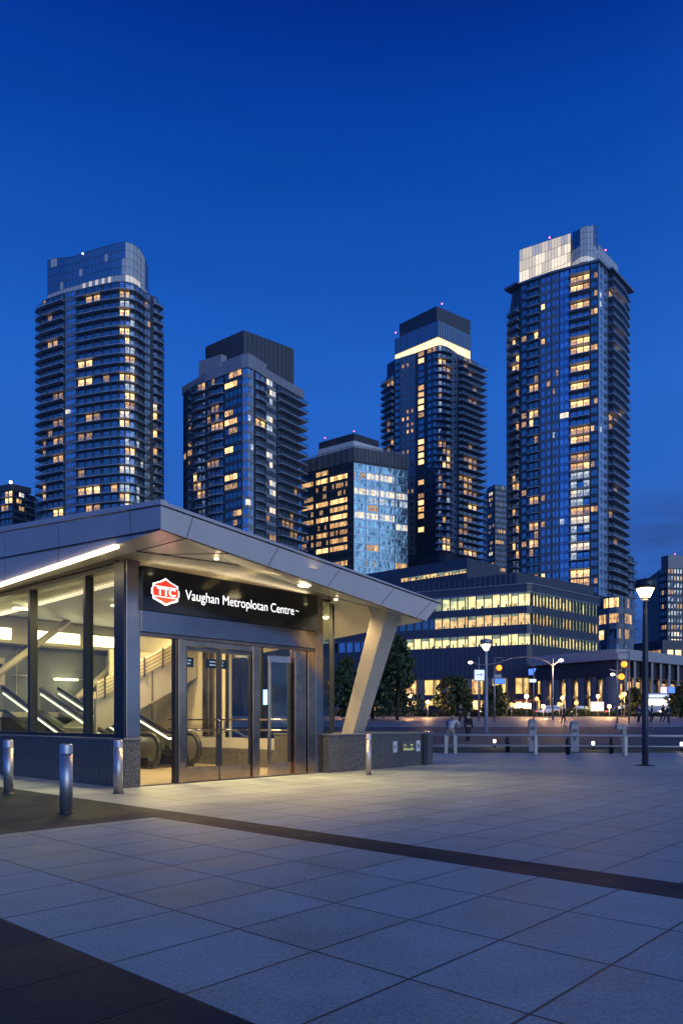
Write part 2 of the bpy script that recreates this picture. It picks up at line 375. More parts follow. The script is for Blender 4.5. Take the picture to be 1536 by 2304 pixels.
# --- soffit: folded panels
sf = MB()
i0, i1, i2, i3 = uv(7.55, 11.9, 4.36), uv(9.8, 11.7, 4.42), uv(13.3, 12.4, 4.27), uv(13.95, 13.3, 3.62)
L0, Rr = uv(6.935, 10.22, 4.345), uv(14.13, 10.2, 3.575)
seq = [(a_l, b_l, i2), (a_l, i2, i1), (a_l, i1, i0)]
for t in seq: sf.face(t, SOFFIT)
sf.face([b_l, uv(14.13, 13.4, 3.36), i2], SOFFIT)
sf.face([uv(14.13, 13.4, 3.36), uv(14.13, 17.5, 3.05), uv(13.3, 17.5, 4.2), i2], SOFFIT)
sf.face([L0, i0, uv(7.6, VE, 4.27), uv(6.935, VE, BL(VE))], SOFFIT)
cl_ = MB()
cl_.face([i0, i1, uv(9.8, VE, 4.34), uv(7.6, VE, 4.27)], GREYP)
cl_.face([i1, i2, uv(13.3, 17.5, 4.2), uv(13.3, VE, 4.3), uv(9.8, VE, 4.34)], GREYP)
part('ceiling', cl_, st)
sf.face([uv(13.3, 17.5, 4.2), uv(14.13, 17.5, 3.05), uv(14.13, VE, BL(VE)), uv(13.3, VE, 4.3)], SOFFIT)
part('soffit', sf, st)
ss = MB()
def under(p, q, wd=.02):
    p, q = V(p), V(q); d = (q - p).normalized(); s = d.cross(V((0, 0, 1))).normalized() * wd; z = V((0, 0, -.012))
    ss.hull8([p - s + z, q - s + z, q + s + z, p + s + z], [p - s, q - s, q + s, p + s], SEAM)
k = a_l.lerp(b_l, .07)
under(a_l.lerp(b_l, .0) + uv(.03, .03, 0), b_l + uv(-.03, .03, 0), .008)
under(k, i0, .008); under(i0, i1, .012); under(a_l.lerp(b_l, .2), i0.lerp(i1, .2), .006); under(i2, b_l, .008); under(i2, uv(14.05, 14.4, 3.31), .006)
part('soffit_seam', ss, st)
# --- warm light strip under the side fascia
sl = MB(); za = BL(11.58); zb = BL(19)
sl.hull8([uv(6.90, 11.58, za - .05), uv(7.0, 11.58, za - .05), uv(7.0, 21, BL(21) - .05), uv(6.90, 21, BL(21) - .05)],
         [uv(6.90, 11.58, za - .005), uv(7.0, 11.58, za - .005), uv(7.0, 21, BL(21) - .005), uv(6.90, 21, BL(21) - .005)], EM_W)
part('light_strip', sl, st)
# --- downlights in the soffit
def downlight(u, v, z, e, r=.11, parent=st):
    b = MB(); c = uv(u, v, z); b.lathe(c - V((0, 0, .03)), [(r, 0), (r * 1.15, .01), (r * 1.15, .03)], EM_P, 16)
    o = part('downlight', b, parent); lamp('SPOT', c - V((0, 0, .06)), e, (1, .66, .29), o, .1, (0, 0, 0), R(136)); return o
downlight(11.2, 11.25, 4.15, 520, .12); downlight(13.6, 13.2, 3.62, 60, .05); downlight(8.9, 11.3, 4.36, 480, .035); downlight(12.9, 11.9, 4.12, 420, .035)
b = MB(); b.ubox(8.3, 12.6, V0 + .02, V0 + .08, 4.236, 4.24, EM_W); part('soffit_fill_strip', b, st)  # unseen glowing strip, added to brighten the soffit
lamp('AREA', uv(10.4, V0 - .35, 4.24), 5, (1, .74, .34), st, 4.2, (pi, 0, R(90) - R(42.27) - pi / 2 + R(5.5) * 0 + R(90 - 42.27) * 0), size_y=.2)  # added upward fill lamp that lifts the soffit

# --- granite plinths
gp = MB()
gp.ubox(7.62, 7.98, V0 - .06, VE, 0, .90, GRANITE); gp.ubox(7.60, 8.0, V0 - .08, VE, .90, .935, GRANTOP)
part('plinth', gp, st, bevel=.008)
# --- corner posts and steel portal
def steel(name, args, mt=STEEL, bev=.006):
    b = MB(); b.ubox(*args, mt); return part(name, b, st, bevel=bev)
steel('corner_post', (7.70, 8.0, V0 - .02, V0 + .22, .935, 4.33))
steel('corner_mullion', (7.66, 7.70, V0 + .0, V0 + .36, .94, 4.3), DARK)
steel('corner_post', (12.80, 13.05, V0 - .04, V0 + .18, 0, 4.24))
steel('header_panel', (8.0, 12.80, V0 - .06, V0 + .12, 2.98, 3.385), STEEL_H, .004)
steel('door_post', (8.88, 9.06, V0 - .03, V0 + .13, 0, 2.94), STEEL_W)
steel('door_post', (8.81, 8.875, V0 - .01, V0 + .13, 0, 2.94), DARK)
steel('door_post', (10.83, 11.03, V0 - .03, V0 + .13, 0, 2.94), STEEL_W)
steel('door_head', (8.0, 12.8, V0 - .035, V0 + .12, 2.90, 2.975), STEEL_D)
steel('door_head', (9.06, 10.83, V0 - .02, V0 + .11, 2.78, 2.897), STEEL_W)
steel('steel_panel', (12.13, 12.50, V0 - .02, V0 + .15, 0, 2.897), STEEL_W)
steel('steel_panel', (12.54, 12.797, V0 - .03, V0 + .15, 0, 2.897), STEEL_W)
steel('threshold', (8.0, 12.8, V0 - .04, V0 + .16, .003, .018), STEEL_D, 0)
# --- double doors
for (a, b_, hx) in ((9.07, 9.93, 9.875), (9.965, 10.82, 10.02)):
    d = MB(); v0, v1 = V0 + .02, V0 + .07
    d.ubox(a, b_, v0, v1, .03, .31, STEEL_W); d.ubox(a, b_, v0, v1, 2.69, 2.775, STEEL_D)
    lft = rgt = DARK
    d.ubox(a, a + .05, v0 + .002, v1 - .002, .31, 2.69, lft); d.ubox(b_ - .05, b_, v0 + .002, v1 - .002, .31, 2.69, rgt)
    do = part('door', d, st, bevel=.004)
    q = MB(); q.face([uv(a + .045, v0 + .025, .3), uv(b_ - .045, v0 + .025, .3), uv(b_ - .045, v0 + .025, 2.7), uv(a + .045, v0 + .025, 2.7)], GLASS2)
    part('door_pane', q, do)
    h = MB(); h.tube([uv(a + .05, v1 + .05, 1.06), uv(b_ - .05, v1 + .05, 1.06)], .018, STEEL, 8)
    h.tube([uv(hx, v0, 1.0), uv(hx, v0 - .07, 1.0), uv(hx, v0 - .07, 1.28), uv(hx, v0, 1.28)], .012, STEEL, 8)
    part('handle', h, do)
b = MB(); b.ubox(9.934, 9.961, V0 + .015, V0 + .06, .02, 2.775, DARK); part('door_stile', b, st)
# sidelight and the open swing door at the right
b = MB(); b.face([uv(8.0, V0 + .05, .02), uv(8.81, V0 + .05, .02), uv(8.81, V0 + .05, 2.9), uv(8.0, V0 + .05, 2.9)], GLASS2); part('sidelight', b, st)
sd = MB(); ang = R(8); ex, ey = cos(ang), sin(ang)
def dpt(s, o, z): return uv(12.1 - s * ex + o * ey, V0 + .1 + s * ey + o * ex, z)
def dbox(s0, s1, z0, z1, mt, b): b.hull8([dpt(s0, 0, z0), dpt(s1, 0, z0), dpt(s1, .05, z0), dpt(s0, .05, z0)], [dpt(s0, 0, z1), dpt(s1, 0, z1), dpt(s1, .05, z1), dpt(s0, .05, z1)], mt)
dbox(0, .62, .03, .3, STEEL_W, sd); dbox(0, .62, 2.6, 2.75, STEEL, sd); dbox(0, .07, .3, 2.6, DARK, sd); dbox(.55, .62, .3, 2.6, STEEL_W, sd)
do = part('door', sd, st, bevel=.004); q = MB(); q.face([dpt(.06, .02, .29), dpt(.56, .02, .29), dpt(.56, .02, 2.61), dpt(.06, .02, 2.61)], GLASS2); part('door_pane', q, do)
# narrow glass panel right of the portal
w_ = MB(); w_.ubox(13.42, 13.49, V0 - .0, V0 + .1, .96, 4.22, DARK); w_.ubox(13.06, 13.42, V0 + .01, V0 + .09, .935, .98, DARK); w_.ubox(13.06, 13.42, V0 + .01, V0 + .09, 4.17, 4.22, DARK)
fo = part('window', w_, st); q = MB(); q.face([uv(13.05, V0 + .05, .95), uv(13.43, V0 + .05, .95), uv(13.43, V0 + .05, 4.2), uv(13.05, V0 + .05, 4.2)], GLASS); part('pane', q, fo)
# --- glazed side
def sidewin(v0, v1, mul=.045):
    b = MB(); b.ubox(7.72, 7.84, v0, v1, .935, 1.01, DARK); b.ubox(7.72, 7.84, v0, v1, 4.2, 4.3, DARK)
    b.ubox(7.70, 7.88, v1 - mul, v1 + mul, 1.01, 4.2, DARK)
    o = part('window', b, st); q = MB(); q.face([uv(U0, v0 - .02, 1.0), uv(U0, v1, 1.0), uv(U0, v1, 4.21), uv(U0, v0 - .02, 4.21)], GLASS); part('pane', q, o)
vs = [V0 + .36, 14.05, 16.5, 18.95, 21.4, 23.8]
for i, (a, b_) in enumerate(zip(vs, vs[1:])): sidewin(a, b_, .05 if i else .04)
b = MB(); b.ubox(7.66, 7.92, V0 + .3, VE, 4.3, 4.345, SEAM); part('glazing_head', b, st)
# --- interior shell
b = MB(); b.ubox(7.98, 13.5, V0 + .16, VB, .004, .016, FLOORM); part('floor', b, st)
b = MB(); b.ubox(7.98, 14.2, VB, VB + .2, 0, 3.55, CONC); b.ubox(13.5, 13.7, 16.7, VB, 0, 4.2, CREAM); part('rear_wall', b, st)
b = MB(); b.hull8([uv(7.98, VB - .55, 3.5), uv(13.5, VB - .55, 3.5), uv(13.5, VB + .1, 3.5), uv(7.98, VB + .1, 3.5)], [uv(7.98, VB - .04, 4.42), uv(13.5, VB - .04, 4.42), uv(13.5, VB + .1, 4.42), uv(7.98, VB + .1, 4.42)], CREAM); part('bulkhead', b, st)
def onB(u, t): return uv(u, VB - .55 + .51 * t, 3.5 + .92 * t) + uv(0, -.012)
for u0, u1 in ((8.2, 9.6), (10.3, 11.75), (12.05, 13.25)):
    b = MB(); b.face([onB(u0, .12), onB(u1, .12), onB(u1 + .1, .5), onB(u0 + .1, .5)], EM_P); part('light_panel', b, st)
b = MB()
for v in (13.6, 15.2, 16.66): b.ubox(13.46, 13.54, v - .03, v + .03, .05, 4.2, DARK)
b.ubox(13.46, 13.54, V0 + .2, 16.66, .02, .08, DARK)
fo = part('window', b, st); q = MB(); q.face([uv(13.5, V0 + .2, .08), uv(13.5, 16.7, .08), uv(13.5, 16.7, 4.2), uv(13.5, V0 + .2, 4.2)], GLASS2); part('pane', q, fo)
b = MB()
for z in (1.0, 1.28): b.tube([uv(13.3, V0 + .5, z), uv(13.3, 19.2, z)], .025, STEEL, 8)
part('guard_rail', b, st)
b = MB(); b.ubox(13.15, 13.42, 13.2, 19.2, .02, .5, GRANITE); b.ubox(13.15, 13.42, 13.2, 19.2, .5, .78, GREYP); part('bench_wall', b, st)
b = MB()
for v in (17.2, 17.5, 18.6): b.ubox(13.40, 13.49, v, v + .16, .8, 4.2, STEEL_D)
part('wall_post', b, st)
# bridge stair with parapet, seen behind the sidelight
b = MB(); q0, q1 = 10.2, 13.45
for lo, hi, v0, v1, m_ in ((1.35, 2.28, 18.0, 18.12, GREYP), (2.28, 2.72, 17.94, 18.0, CREAM)):
    zt = lambda u: (u - 11.5) * .5
    b.hull8([uv(q0, v0, lo + .2 + zt(q0)), uv(q1, v0, lo + .2 + zt(q1)), uv(q1, v1, lo + .2 + zt(q1)), uv(q0, v1, lo + .2 + zt(q0))],
            [uv(q0, v0, hi + .2 + zt(q0)), uv(q1, v0, hi + .2 + zt(q1)), uv(q1, v1, hi + .2 + zt(q1)), uv(q0, v1, hi + .2 + zt(q0))], m_)
b.hull8([uv(q0, 18.1, 1.5 - .65), uv(q1, 18.1, 1.5 + .97), uv(q1, 20, 1.5 + .97), uv(q0, 20, 1.5 - .65)], [uv(q0, 18.1, 1.7 - .65), uv(q1, 18.1, 1.7 + .97), uv(q1, 20, 1.7 + .97), uv(q0, 20, 1.7 - .65)], GREYP)
part('stair', b, st)
b = MB()
for k in range(4):
    z = 2.56 + k * .1; b.tube([uv(q0, 17.9, z - .65), uv(q1, 17.9, z + .97)], .008, STEEL_D, 6)
for k in range(6):
    u = 10.4 + k * .6; b.ubox(u, u + .02, 17.88, 17.93, 2.4 + (u - 11.5) * .5, 2.95 + (u - 11.5) * .5, STEEL_D)
for s in (11.1, 11.9, 12.8): b.ubox(s, s + .02, 17.97, 17.99, 1.6 + (s - 11.5) * .5, 2.45 + (s - 11.5) * .5, SEAM)
part('stair_railing', b, st)
b = MB(); b.ubox(11.3, 11.9, 20.2, 20.4, 0, 2.1, CREAM); b.ubox(11.95, 13.4, 20.3, 20.4, 0, 3.4, CREAM); part('partition', b, st)
b = MB(); b.ubox(8.0, 13.4, 21.2, VB, .0, 1.45, CONC); b.ubox(7.98, 13.4, 21.15, 21.2, 1.35, 1.5, CREAM); part('landing', b, st)
b = MB(); b.tube([uv(9.0, 21.2, 2.55), uv(11.3, 21.6, 4.3)], .1, CREAM, 12); b.tube([uv(11.2, 20.9, 1.9), uv(13.4, 21.3, 3.6)], .1, CREAM, 12); part('brace', b, st)
b = MB()
for u in (9.95, 10.35, 12.1, 12.9):
    b.tube([uv(u, VB - .08, 1.6), uv(u, VB - .08, 3.3), uv(u + .2, VB - .08, 3.5)], .012, CREAM, 6)
for u, z in ((9.95, 2.6), (12.1, 2.55)): b.tube([uv(u - .15, VB - .08, z), uv(u + .6, VB - .08, z)], .012, CREAM, 6)
part('conduit', b, st)
b = MB(); b.ubox(9.3, 9.62, VB - .05, VB - .01, 2.3, 3.1, CREAM); b.ubox(9.38, 9.54, VB - .065, VB - .05, 2.72, 2.92, DARK); b.ubox(9.38, 9.48, VB - .065, VB - .05, 2.42, 2.66, mat('notice_blue', (.15, .25, .35), .5)); part('wall_notice', b, st)
b = MB(); b.ubox(10.3, 10.36, VB - .3, VB - .1, 2.55, 2.62, EM_P); b.ubox(11.1, 11.8, VB - .3, VB - .1, 2.5, 2.56, EM_P); part('wall_light', b, st)
for u, v, e in ((9.4, 14.2, 190), (11.6, 14.4, 230), (10.5, 17.2, 190), (9.0, 19.5, 85), (12.2, 19.0, 110)):
    b = MB(); b.ubox(u - .3, u + .3, v - .07, v + .07, 4.19, 4.23, EM_P); o = part('ceiling_light', b, st)
    lamp('AREA', uv(u, v, 4.15), e, (1, .70, .31), o, .5)
# small dark information boards behind the doors
for u0, u1, v in ((9.25, 9.78, 13.2), (10.15, 10.68, 13.2)):
    b = MB(); b.ubox(u0, u1, v, v + .06, 2.42, 2.62, BLACK); o = part('information_board', b, st)
    q = MB(); mtx = mat('board_text', (.5, .6, .7), .5, em=(.55, .7, 1), es=.5)
    for r in range(2):
        x = u0 + .06
        while x < u1 - .1:
            l = random.uniform(.02, .07); q.ubox(x, x + l, v - .006, v - .002, 2.545 - r * .07, 2.575 - r * .07, mtx); x += l + .015
    part('display_marks', q, o)

# --- raking column on its planter
cb, ct = uv(14.45, 12.75, .90), uv(13.62, 10.95, 3.78)
cm_ = MB(); ax = uv(1, 0).normalized(); dr = (ct - cb).normalized(); ay = uv(0, 1)
def ring(c, a, b_): return [c - ax * a - ay * b_, c + ax * a - ay * b_, c + ax * a + ay * b_, c - ax * a + ay * b_]
cm_.hull8(ring(cb, .22, .20), ring(ct, .26, .24), COLUMN)
part('raking_column', cm_, st, bevel=.012)
b = MB(); b.hull8(ring(ct + dr * -.02, .29, .27), ring(ct + V((0, .0, .25)) + uv(0, -.05), .36, .34), COLUMN); part('column_capital', b, st, bevel=.01)
b = MB(); b.hull8(ring(cb - dr * .05, .27, .25), ring(cb + V((0, 0, .03)), .27, .25), STEEL_D); part('column_shoe', b, st)

# --- planter wall of granite to the right
pw = thing('granite_planter', 'low dark granite planter wall beneath the raking canopy column', 'planter', uv(15, 12.6))
b = MB(); b.ubox(13.05, 15.55, 12.28, 14.2, 0, .90, GRANITE); b.ubox(13.03, 15.57, 12.26, 14.22, .90, .935, GRANTOP); part('wall', b, pw, bevel=.008)
b = MB(); b.ubox(15.62, 17.55, 12.42, 14.2, 0, .88, GRANITE); b.ubox(15.6, 17.6, 12.40, 14.22, .88, .93, GRANTOP); part('wall', b, pw, bevel=.008)
b = MB(); b.ubox(17.02, 17.2, 12.36, 12.41, .02, .88, mat('dark_stone', (.03, .035, .045), .3)); b.ubox(15.52, 15.66, 12.38, 12.7, .02, .9, mat('dark_stone')); part('joint_strip', b, pw)
b = MB(); PL = mat('plaque_green', (.10, .11, .10), .35); b.ubox(16.05, 16.7, 12.385, 12.41, .42, .68, PL); po = part('plaque', b, pw)
b = MB(); gold = mat('plaque_marks', (.55, .55, .22), .5, em=(.6, .65, .25), es=.25)
for k in range(9): b.ubox(16.13 + k * .05, 16.165 + k * .05, 12.375, 12.383, .44, .44 + random.uniform(.05, .09), gold)
for k in (0, 1, 5, 6): b.ubox(16.14 + k * .06, 16.175 + k * .06, 12.375, 12.383, .56, .61, gold)
part('plaque_marks', b, po)
PAPER = mat('paper', (.62, .62, .66), .7)
for i, (u, lb) in enumerate(((15.78, 'white paper notice taped left of the dark plaque on the granite'), (16.82, 'white paper notice taped right of the dark plaque on the granite'))):
    b = MB(); b.face([uv(u - .09, 12.405, .40), uv(u + .09, 12.402, .40), uv(u + .09, 12.405, .70), uv(u - .09, 12.402, .70)], PAPER)
    b.ubox(u - .02, u + .02 + .01 * i, 12.394, 12.399, .50, .60, mat('ink', (.08, .08, .12), .6)); solo('paper_notice', b, lb, 'notice', 'paper notices on the granite planter', loc=uv(u, 12.4, .4))

# --- illuminated sign
sg = thing('station_sign', 'long black fascia sign with red emblem and white station name above the doors', 'sign', uv(10.4, V0 - .1, 3.4))
b = MB(); b.ubox(8.0, 12.8, V0 - .10, V0 + .1, 3.39, 4.235, BLACK); part('sign_panel', b, sg, bevel=.004)
def text(s, width, cap, c, mt, name, parent, ext=.012, bold=0, xoff=0):
    cu = bpy.data.curves.new('t', 'FONT'); cu.body = s; cu.size = 1; cu.extrude = 0; cu.offset = bold
    ob = bpy.data.objects.new('t', cu); COL.objects.link(ob); bpy.context.view_layer.update()
    me = bpy.data.meshes.new_from_object(ob.evaluated_get(bpy.context.evaluated_depsgraph_get())); bpy.data.objects.remove(ob)
    xs = [v.co.x for v in me.vertices]; ys = [v.co.y for v in me.vertices]
    x0, x1 = min(xs), max(xs); mb = MB(); sx_ = width / (x1 - x0); sy_ = cap
    vv = [(uv(c[0] + (v.co.x - x0) * sx_, c[1], c[2] + v.co.y * sy_)) for v in me.vertices]
    for p in me.polygons: mb.face([vv[i] for i in p.vertices], mt)
    bpy.data.meshes.remove(me); return part(name, mb, parent)
text('Vaughan Metroplotan Centre', 3.02, .285, (8.98, V0 - .112, 3.70), WHITE_L, 'lettering', sg, bold=-.004)
b = MB(); b.ubox(12.06, 12.10, V0 - .112, V0 - .108, 3.80, 3.815, WHITE_L); b.ubox(12.11, 12.15, V0 - .112, V0 - .108, 3.79, 3.805, WHITE_L); part('trade_mark', b, sg)
def emb(pts, off, mt, b): b.hull8([uv(8.51 + x, V0 - .10 - off, 3.79 + y) for x, y in pts], [uv(8.51 + x, V0 - .10, 3.79 + y) for x, y in pts], mt)
hexo = [(0, .27), (.12, .2), (.29, .14), (.29, .055), (.32, .05), (.32, -.07), (.29, -.08), (.29, -.16), (.12, -.22), (0, -.27), (-.12, -.22), (-.29, -.16), (-.29, -.08), (-.32, -.07), (-.32, .05), (-.29, .055), (-.29, .14), (-.12, .2)]
b = MB(); emb([(x * 1.0, y) for x, y in hexo][::-1], .016, WHITE_L, b); lo = part('emblem', b, sg)
b = MB(); emb([(0, .235), (.1, .18), (.255, .125), (.255, .1), (-.255, .1), (-.255, .125), (-.1, .18)][::-1], .022, RED_L, b)
emb([(0, -.235), (-.1, -.19), (-.255, -.135), (-.255, -.115), (.255, -.115), (.255, -.135), (.1, -.19)][::-1], .022, RED_L, b)
emb([(.27, .085), (.29, .04), (.29, -.06), (.27, -.1), (-.27, -.1), (-.29, -.06), (-.29, .04), (-.27, .085)][::-1], .022, RED_L, b); part('emblem_red', b, lo)
text('TTC', .43, .21, (8.30, V0 - .128, 3.715), WHITE_L, 'emblem_lettering', lo, bold=.03)

# ================================================================== ESCALATORS
def escalator(label, ul, ur, v0, v1, z_off=0):
    e = thing('escalator', label, 'escalator', uv((ul + ur) / 2, v0 + 1), 'escalators rising inside the station')
    k = .34
    def hz(v): return .03 + max(0, v - (v0 + 1.4)) * k
    st_ = MB(); v = v0 + .5
    while v < v1:
        z = hz(v); zt = max(z, .03); st_.ubox(ul + .12, ur - .12, v, v + .38, zt - .25 if zt > .3 else .017, zt + .03, STEEL_D); v += .37
    part('steps', st_, e)
    for u in (ul, ur):
        sk = MB(); pts = [v0 + .35, v0 + 1.4, v1]
        for a, c in zip(pts, pts[1:]):
            sk.hull8([uv(u - .09, a, max(0, hz(a) - .5)), uv(u + .09, a, max(0, hz(a) - .5)), uv(u + .09, c, max(0, hz(c) - .5)), uv(u - .09, c, max(0, hz(c) - .5))],
                     [uv(u - .09, a, hz(a) + .28), uv(u + .09, a, hz(a) + .28), uv(u + .09, c, hz(c) + .28), uv(u - .09, c, hz(c) + .28)], STEEL_D)
        part('skirt', sk, e)
        gl = MB(); top = []; n = 10
        r = .36; cz = .05 + .44 + .03; cv = v0 + r
        out = [(cv + .9, .28)] + [(cv - .02, .10)]
        prof = [(cv - r * sin(t), cz - r * cos(t)) for t in [pi * j / n for j in range(n + 1)]]
        line = prof + [(v0 + 1.4, cz + r), (v1, hz(v1) + cz + r - .03)]
        low = [(cv, .06), (v0 + 1.4, .30), (v1, hz(v1) + .28)]
        pane = [uv(u, a, z) for a, z in prof] + [uv(u, v0 + 1.4, cz + r), uv(u, v0 + 1.4, .3), uv(u, cv, .3)]
        gl.face(pane, BALG); gl.face([uv(u, v0 + 1.4, .3), uv(u, v1, hz(v1) + .28), uv(u, v1, hz(v1) + cz + r - .03), uv(u, v0 + 1.4, cz + r)], BALG)
        part('balustrade', gl, e)
        nw = MB(); nn = [(cv - (r - .05) * sin(t), cz - (r - .05) * cos(t)) for t in [pi * j / 12 for j in range(13)]] + [(cv + .75, cz + r - .05), (cv + .95, cz), (cv + .75, .3)]
        nw.hull8([uv(u - .03, a, z) for a, z in nn], [uv(u + .03, a, z) for a, z in nn], mat('newel_panel', (.62, .60, .50), .28, .9)); part('newel', nw, e)
        hr = MB(); path = [(cv + .35, .12)] + [(a + (a - cv) * .1, cz + (z - cz) * 1.1) for a, z in prof] + [(v0 + 1.35, cz + r + .035), (v0 + 1.6, cz + r + .08), (v1, hz(v1) + cz + r + .01)]
        hr.tube([uv(u, a, z) for a, z in path], .062, RUBBER, 8); part('handrail', hr, e)
        li = MB(); li.tube([uv(u, a, z - .14) for a, z in [(v0 + .9, cz + r), (v0 + 1.4, cz + r + .02), (v1, hz(v1) + cz + r)]], .028, EM_H, 6); part('light_strip', li, e)
    return e
escalator('dark escalator with lit handrails ending just inside the double doors', 10.85, 12.1, 16.1, 21.3)
escalator('escalator nearest the glazed side wall with one long lit handrail', 9.2, 10.3, 16.2, 21.3)

# ================================================================== BOLLARDS
def bollard(px, d, lab, h=.95, r=.088, perf=False):
    p = at(px, d); o = thing('bollard', lab, 'bollard', p, 'stainless bollards round the station')
    b = MB(); b.lathe(p, [(r, 0), (r, h * .86)], BOLL, 28); part('post', b, o)
    b = MB(); b.lathe(p, [(r * 1.03, h * .86), (r * 1.04, h * .865), (r * 1.04, h * .875), (r, h * .88), (r, h - .012), (r * .93, h), (.001, h)], BOLL, 28); part('cap', b, o)
    b = MB(); b.lathe(p, [(r * 1.25, 0), (r * 1.2, .012)], STEEL_D, 28); part('base_ring', b, o)
    return o
bollard(149, 10.35, 'tall polished steel bollard nearest the camera on the dark paving')
bollard(19, 13.0, 'steel bollard in front of the granite wall at the far left edge', .93, .08)
bollard(266, 13.0, 'steel bollard standing by the granite corner beside the entrance', .93, .08)
bollard(829, 17.3, 'slim ribbed steel bollard before the granite planter', .95, .062)

# ================================================================== LAMP POSTS
LAMPM = mat('lamp_lens', (.9, .9, .9), .4, em=(1, .78, .48), es=3.6)
POLE = mat('lamp_pole', (.035, .04, .05), .35, .5)
def lamppost(px, d, ytop, lab, k=1.0, pole=POLE, r=.085, energy=400):
    zg = gz(d); zt = zz(ytop, d); p = at(px, d, zg); o = thing('street_lamp', lab, 'street lamp', p, 'plaza lamp posts with tapered lanterns'); h = zt - zg
    hd = .36 * k
    b = MB(); b.lathe(p, [(r * 3.4, 0), (r * 3.3, .015), (r * 1.6, .03), (r * 1.15, .04), (r * 1.15, h * .4), (r * .8, h - .62 * k), (r * .8, h - .5 * k)], pole, 20); part('pole', b, o)
    b = MB(); b.lathe(p, [(.06 * k, h - .60 * k), (.12 * k, h - .56 * k), (.14 * k, h - .53 * k)], pole, 20); part('collar', b, o)
    b = MB(); b.lathe(p, [(.12 * k, h - .53 * k), (.235 * k, h - .28 * k), (.245 * k, h - .25 * k)], LAMPM, 24); part('lens', b, o)
    b = MB(); b.lathe(p, [(.262 * k, h - .27 * k), (.285 * k, h - .24 * k), (.29 * k, h - .07 * k), (.25 * k, h - .03 * k), (.05 * k, h)], pole, 24); part('hood', b, o)
    b = MB(); b.lathe(p, [(.03 * k, h - .01), (.02 * k, h + .04)], pole, 8); part('finial', b, o)
    lamp('POINT', p + V((0, 0, h - .75 * k)), energy, (1, .66, .36), o, .15)
lamppost(1451, 20.8, 1303, 'tall dark lamp post with glowing tapered lantern beside the railing', 1.0, POLE, .078, 95)
lamppost(1093, 48, 1438, 'slender grey lamp post standing beyond the railing', 1.3, mat('grey_pole', (.25, .25, .27), .4, .4), .11, 250)
# ================================================================== APARTMENT TOWERS
def dark_glass(name, col, ior, rough=.06):
    return mat(name, col, rough, 0, var=.25, vscale=.25, ior=ior)
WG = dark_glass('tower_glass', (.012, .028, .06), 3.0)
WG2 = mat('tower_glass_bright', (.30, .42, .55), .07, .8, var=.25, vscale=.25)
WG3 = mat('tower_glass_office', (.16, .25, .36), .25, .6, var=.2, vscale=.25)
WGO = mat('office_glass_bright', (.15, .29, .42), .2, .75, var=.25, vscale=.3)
WALLD = mat('tower_wall_dark', (.042, .055, .078), .5, var=.2, vscale=.4)
WALLM = mat('tower_wall_mid', (.12, .145, .18), .35, var=.15, vscale=.4)
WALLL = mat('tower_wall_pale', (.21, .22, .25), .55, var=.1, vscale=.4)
SLAB = mat('balcony_slab', (.29, .33, .38), .6, var=.1, vscale=.6)
MULL = mat('mullion', (.05, .055, .065), .4, .4)
GUARD = mat('guard_glass', (.07, .12, .17), .08, .3, ior=2.2); GUARD.node_tree.nodes['Principled BSDF'].inputs['Alpha'].default_value = .42
LB = lit('window_bright', (1, .42, .12), (1, .64, .25), .25, 2.9)
LM = lit('window_medium', (.9, .35, .10), (1, .58, .24), .18, 1.35)
LD = lit('window_dim', (.35, .25, .2), (1, .55, .25), .03, .7)
LC = lit('window_cool_and_sky_reflection', (.35, .5, .75), (.75, .85, 1.0), .12, .95)  # cool rooms, and sky reflection on unlit panes painted as emission
LP = lit('window_pale', (.9, .6, .4), (1, .82, .62), .5, 1.5)
LIT = {'b': LB, 'm': LM, 'd': LD, 'c': LC, 'p': LP}
RED = mat('beacon_red', (.6, .05, .1), .4, em=(1, .12, .25), es=8)

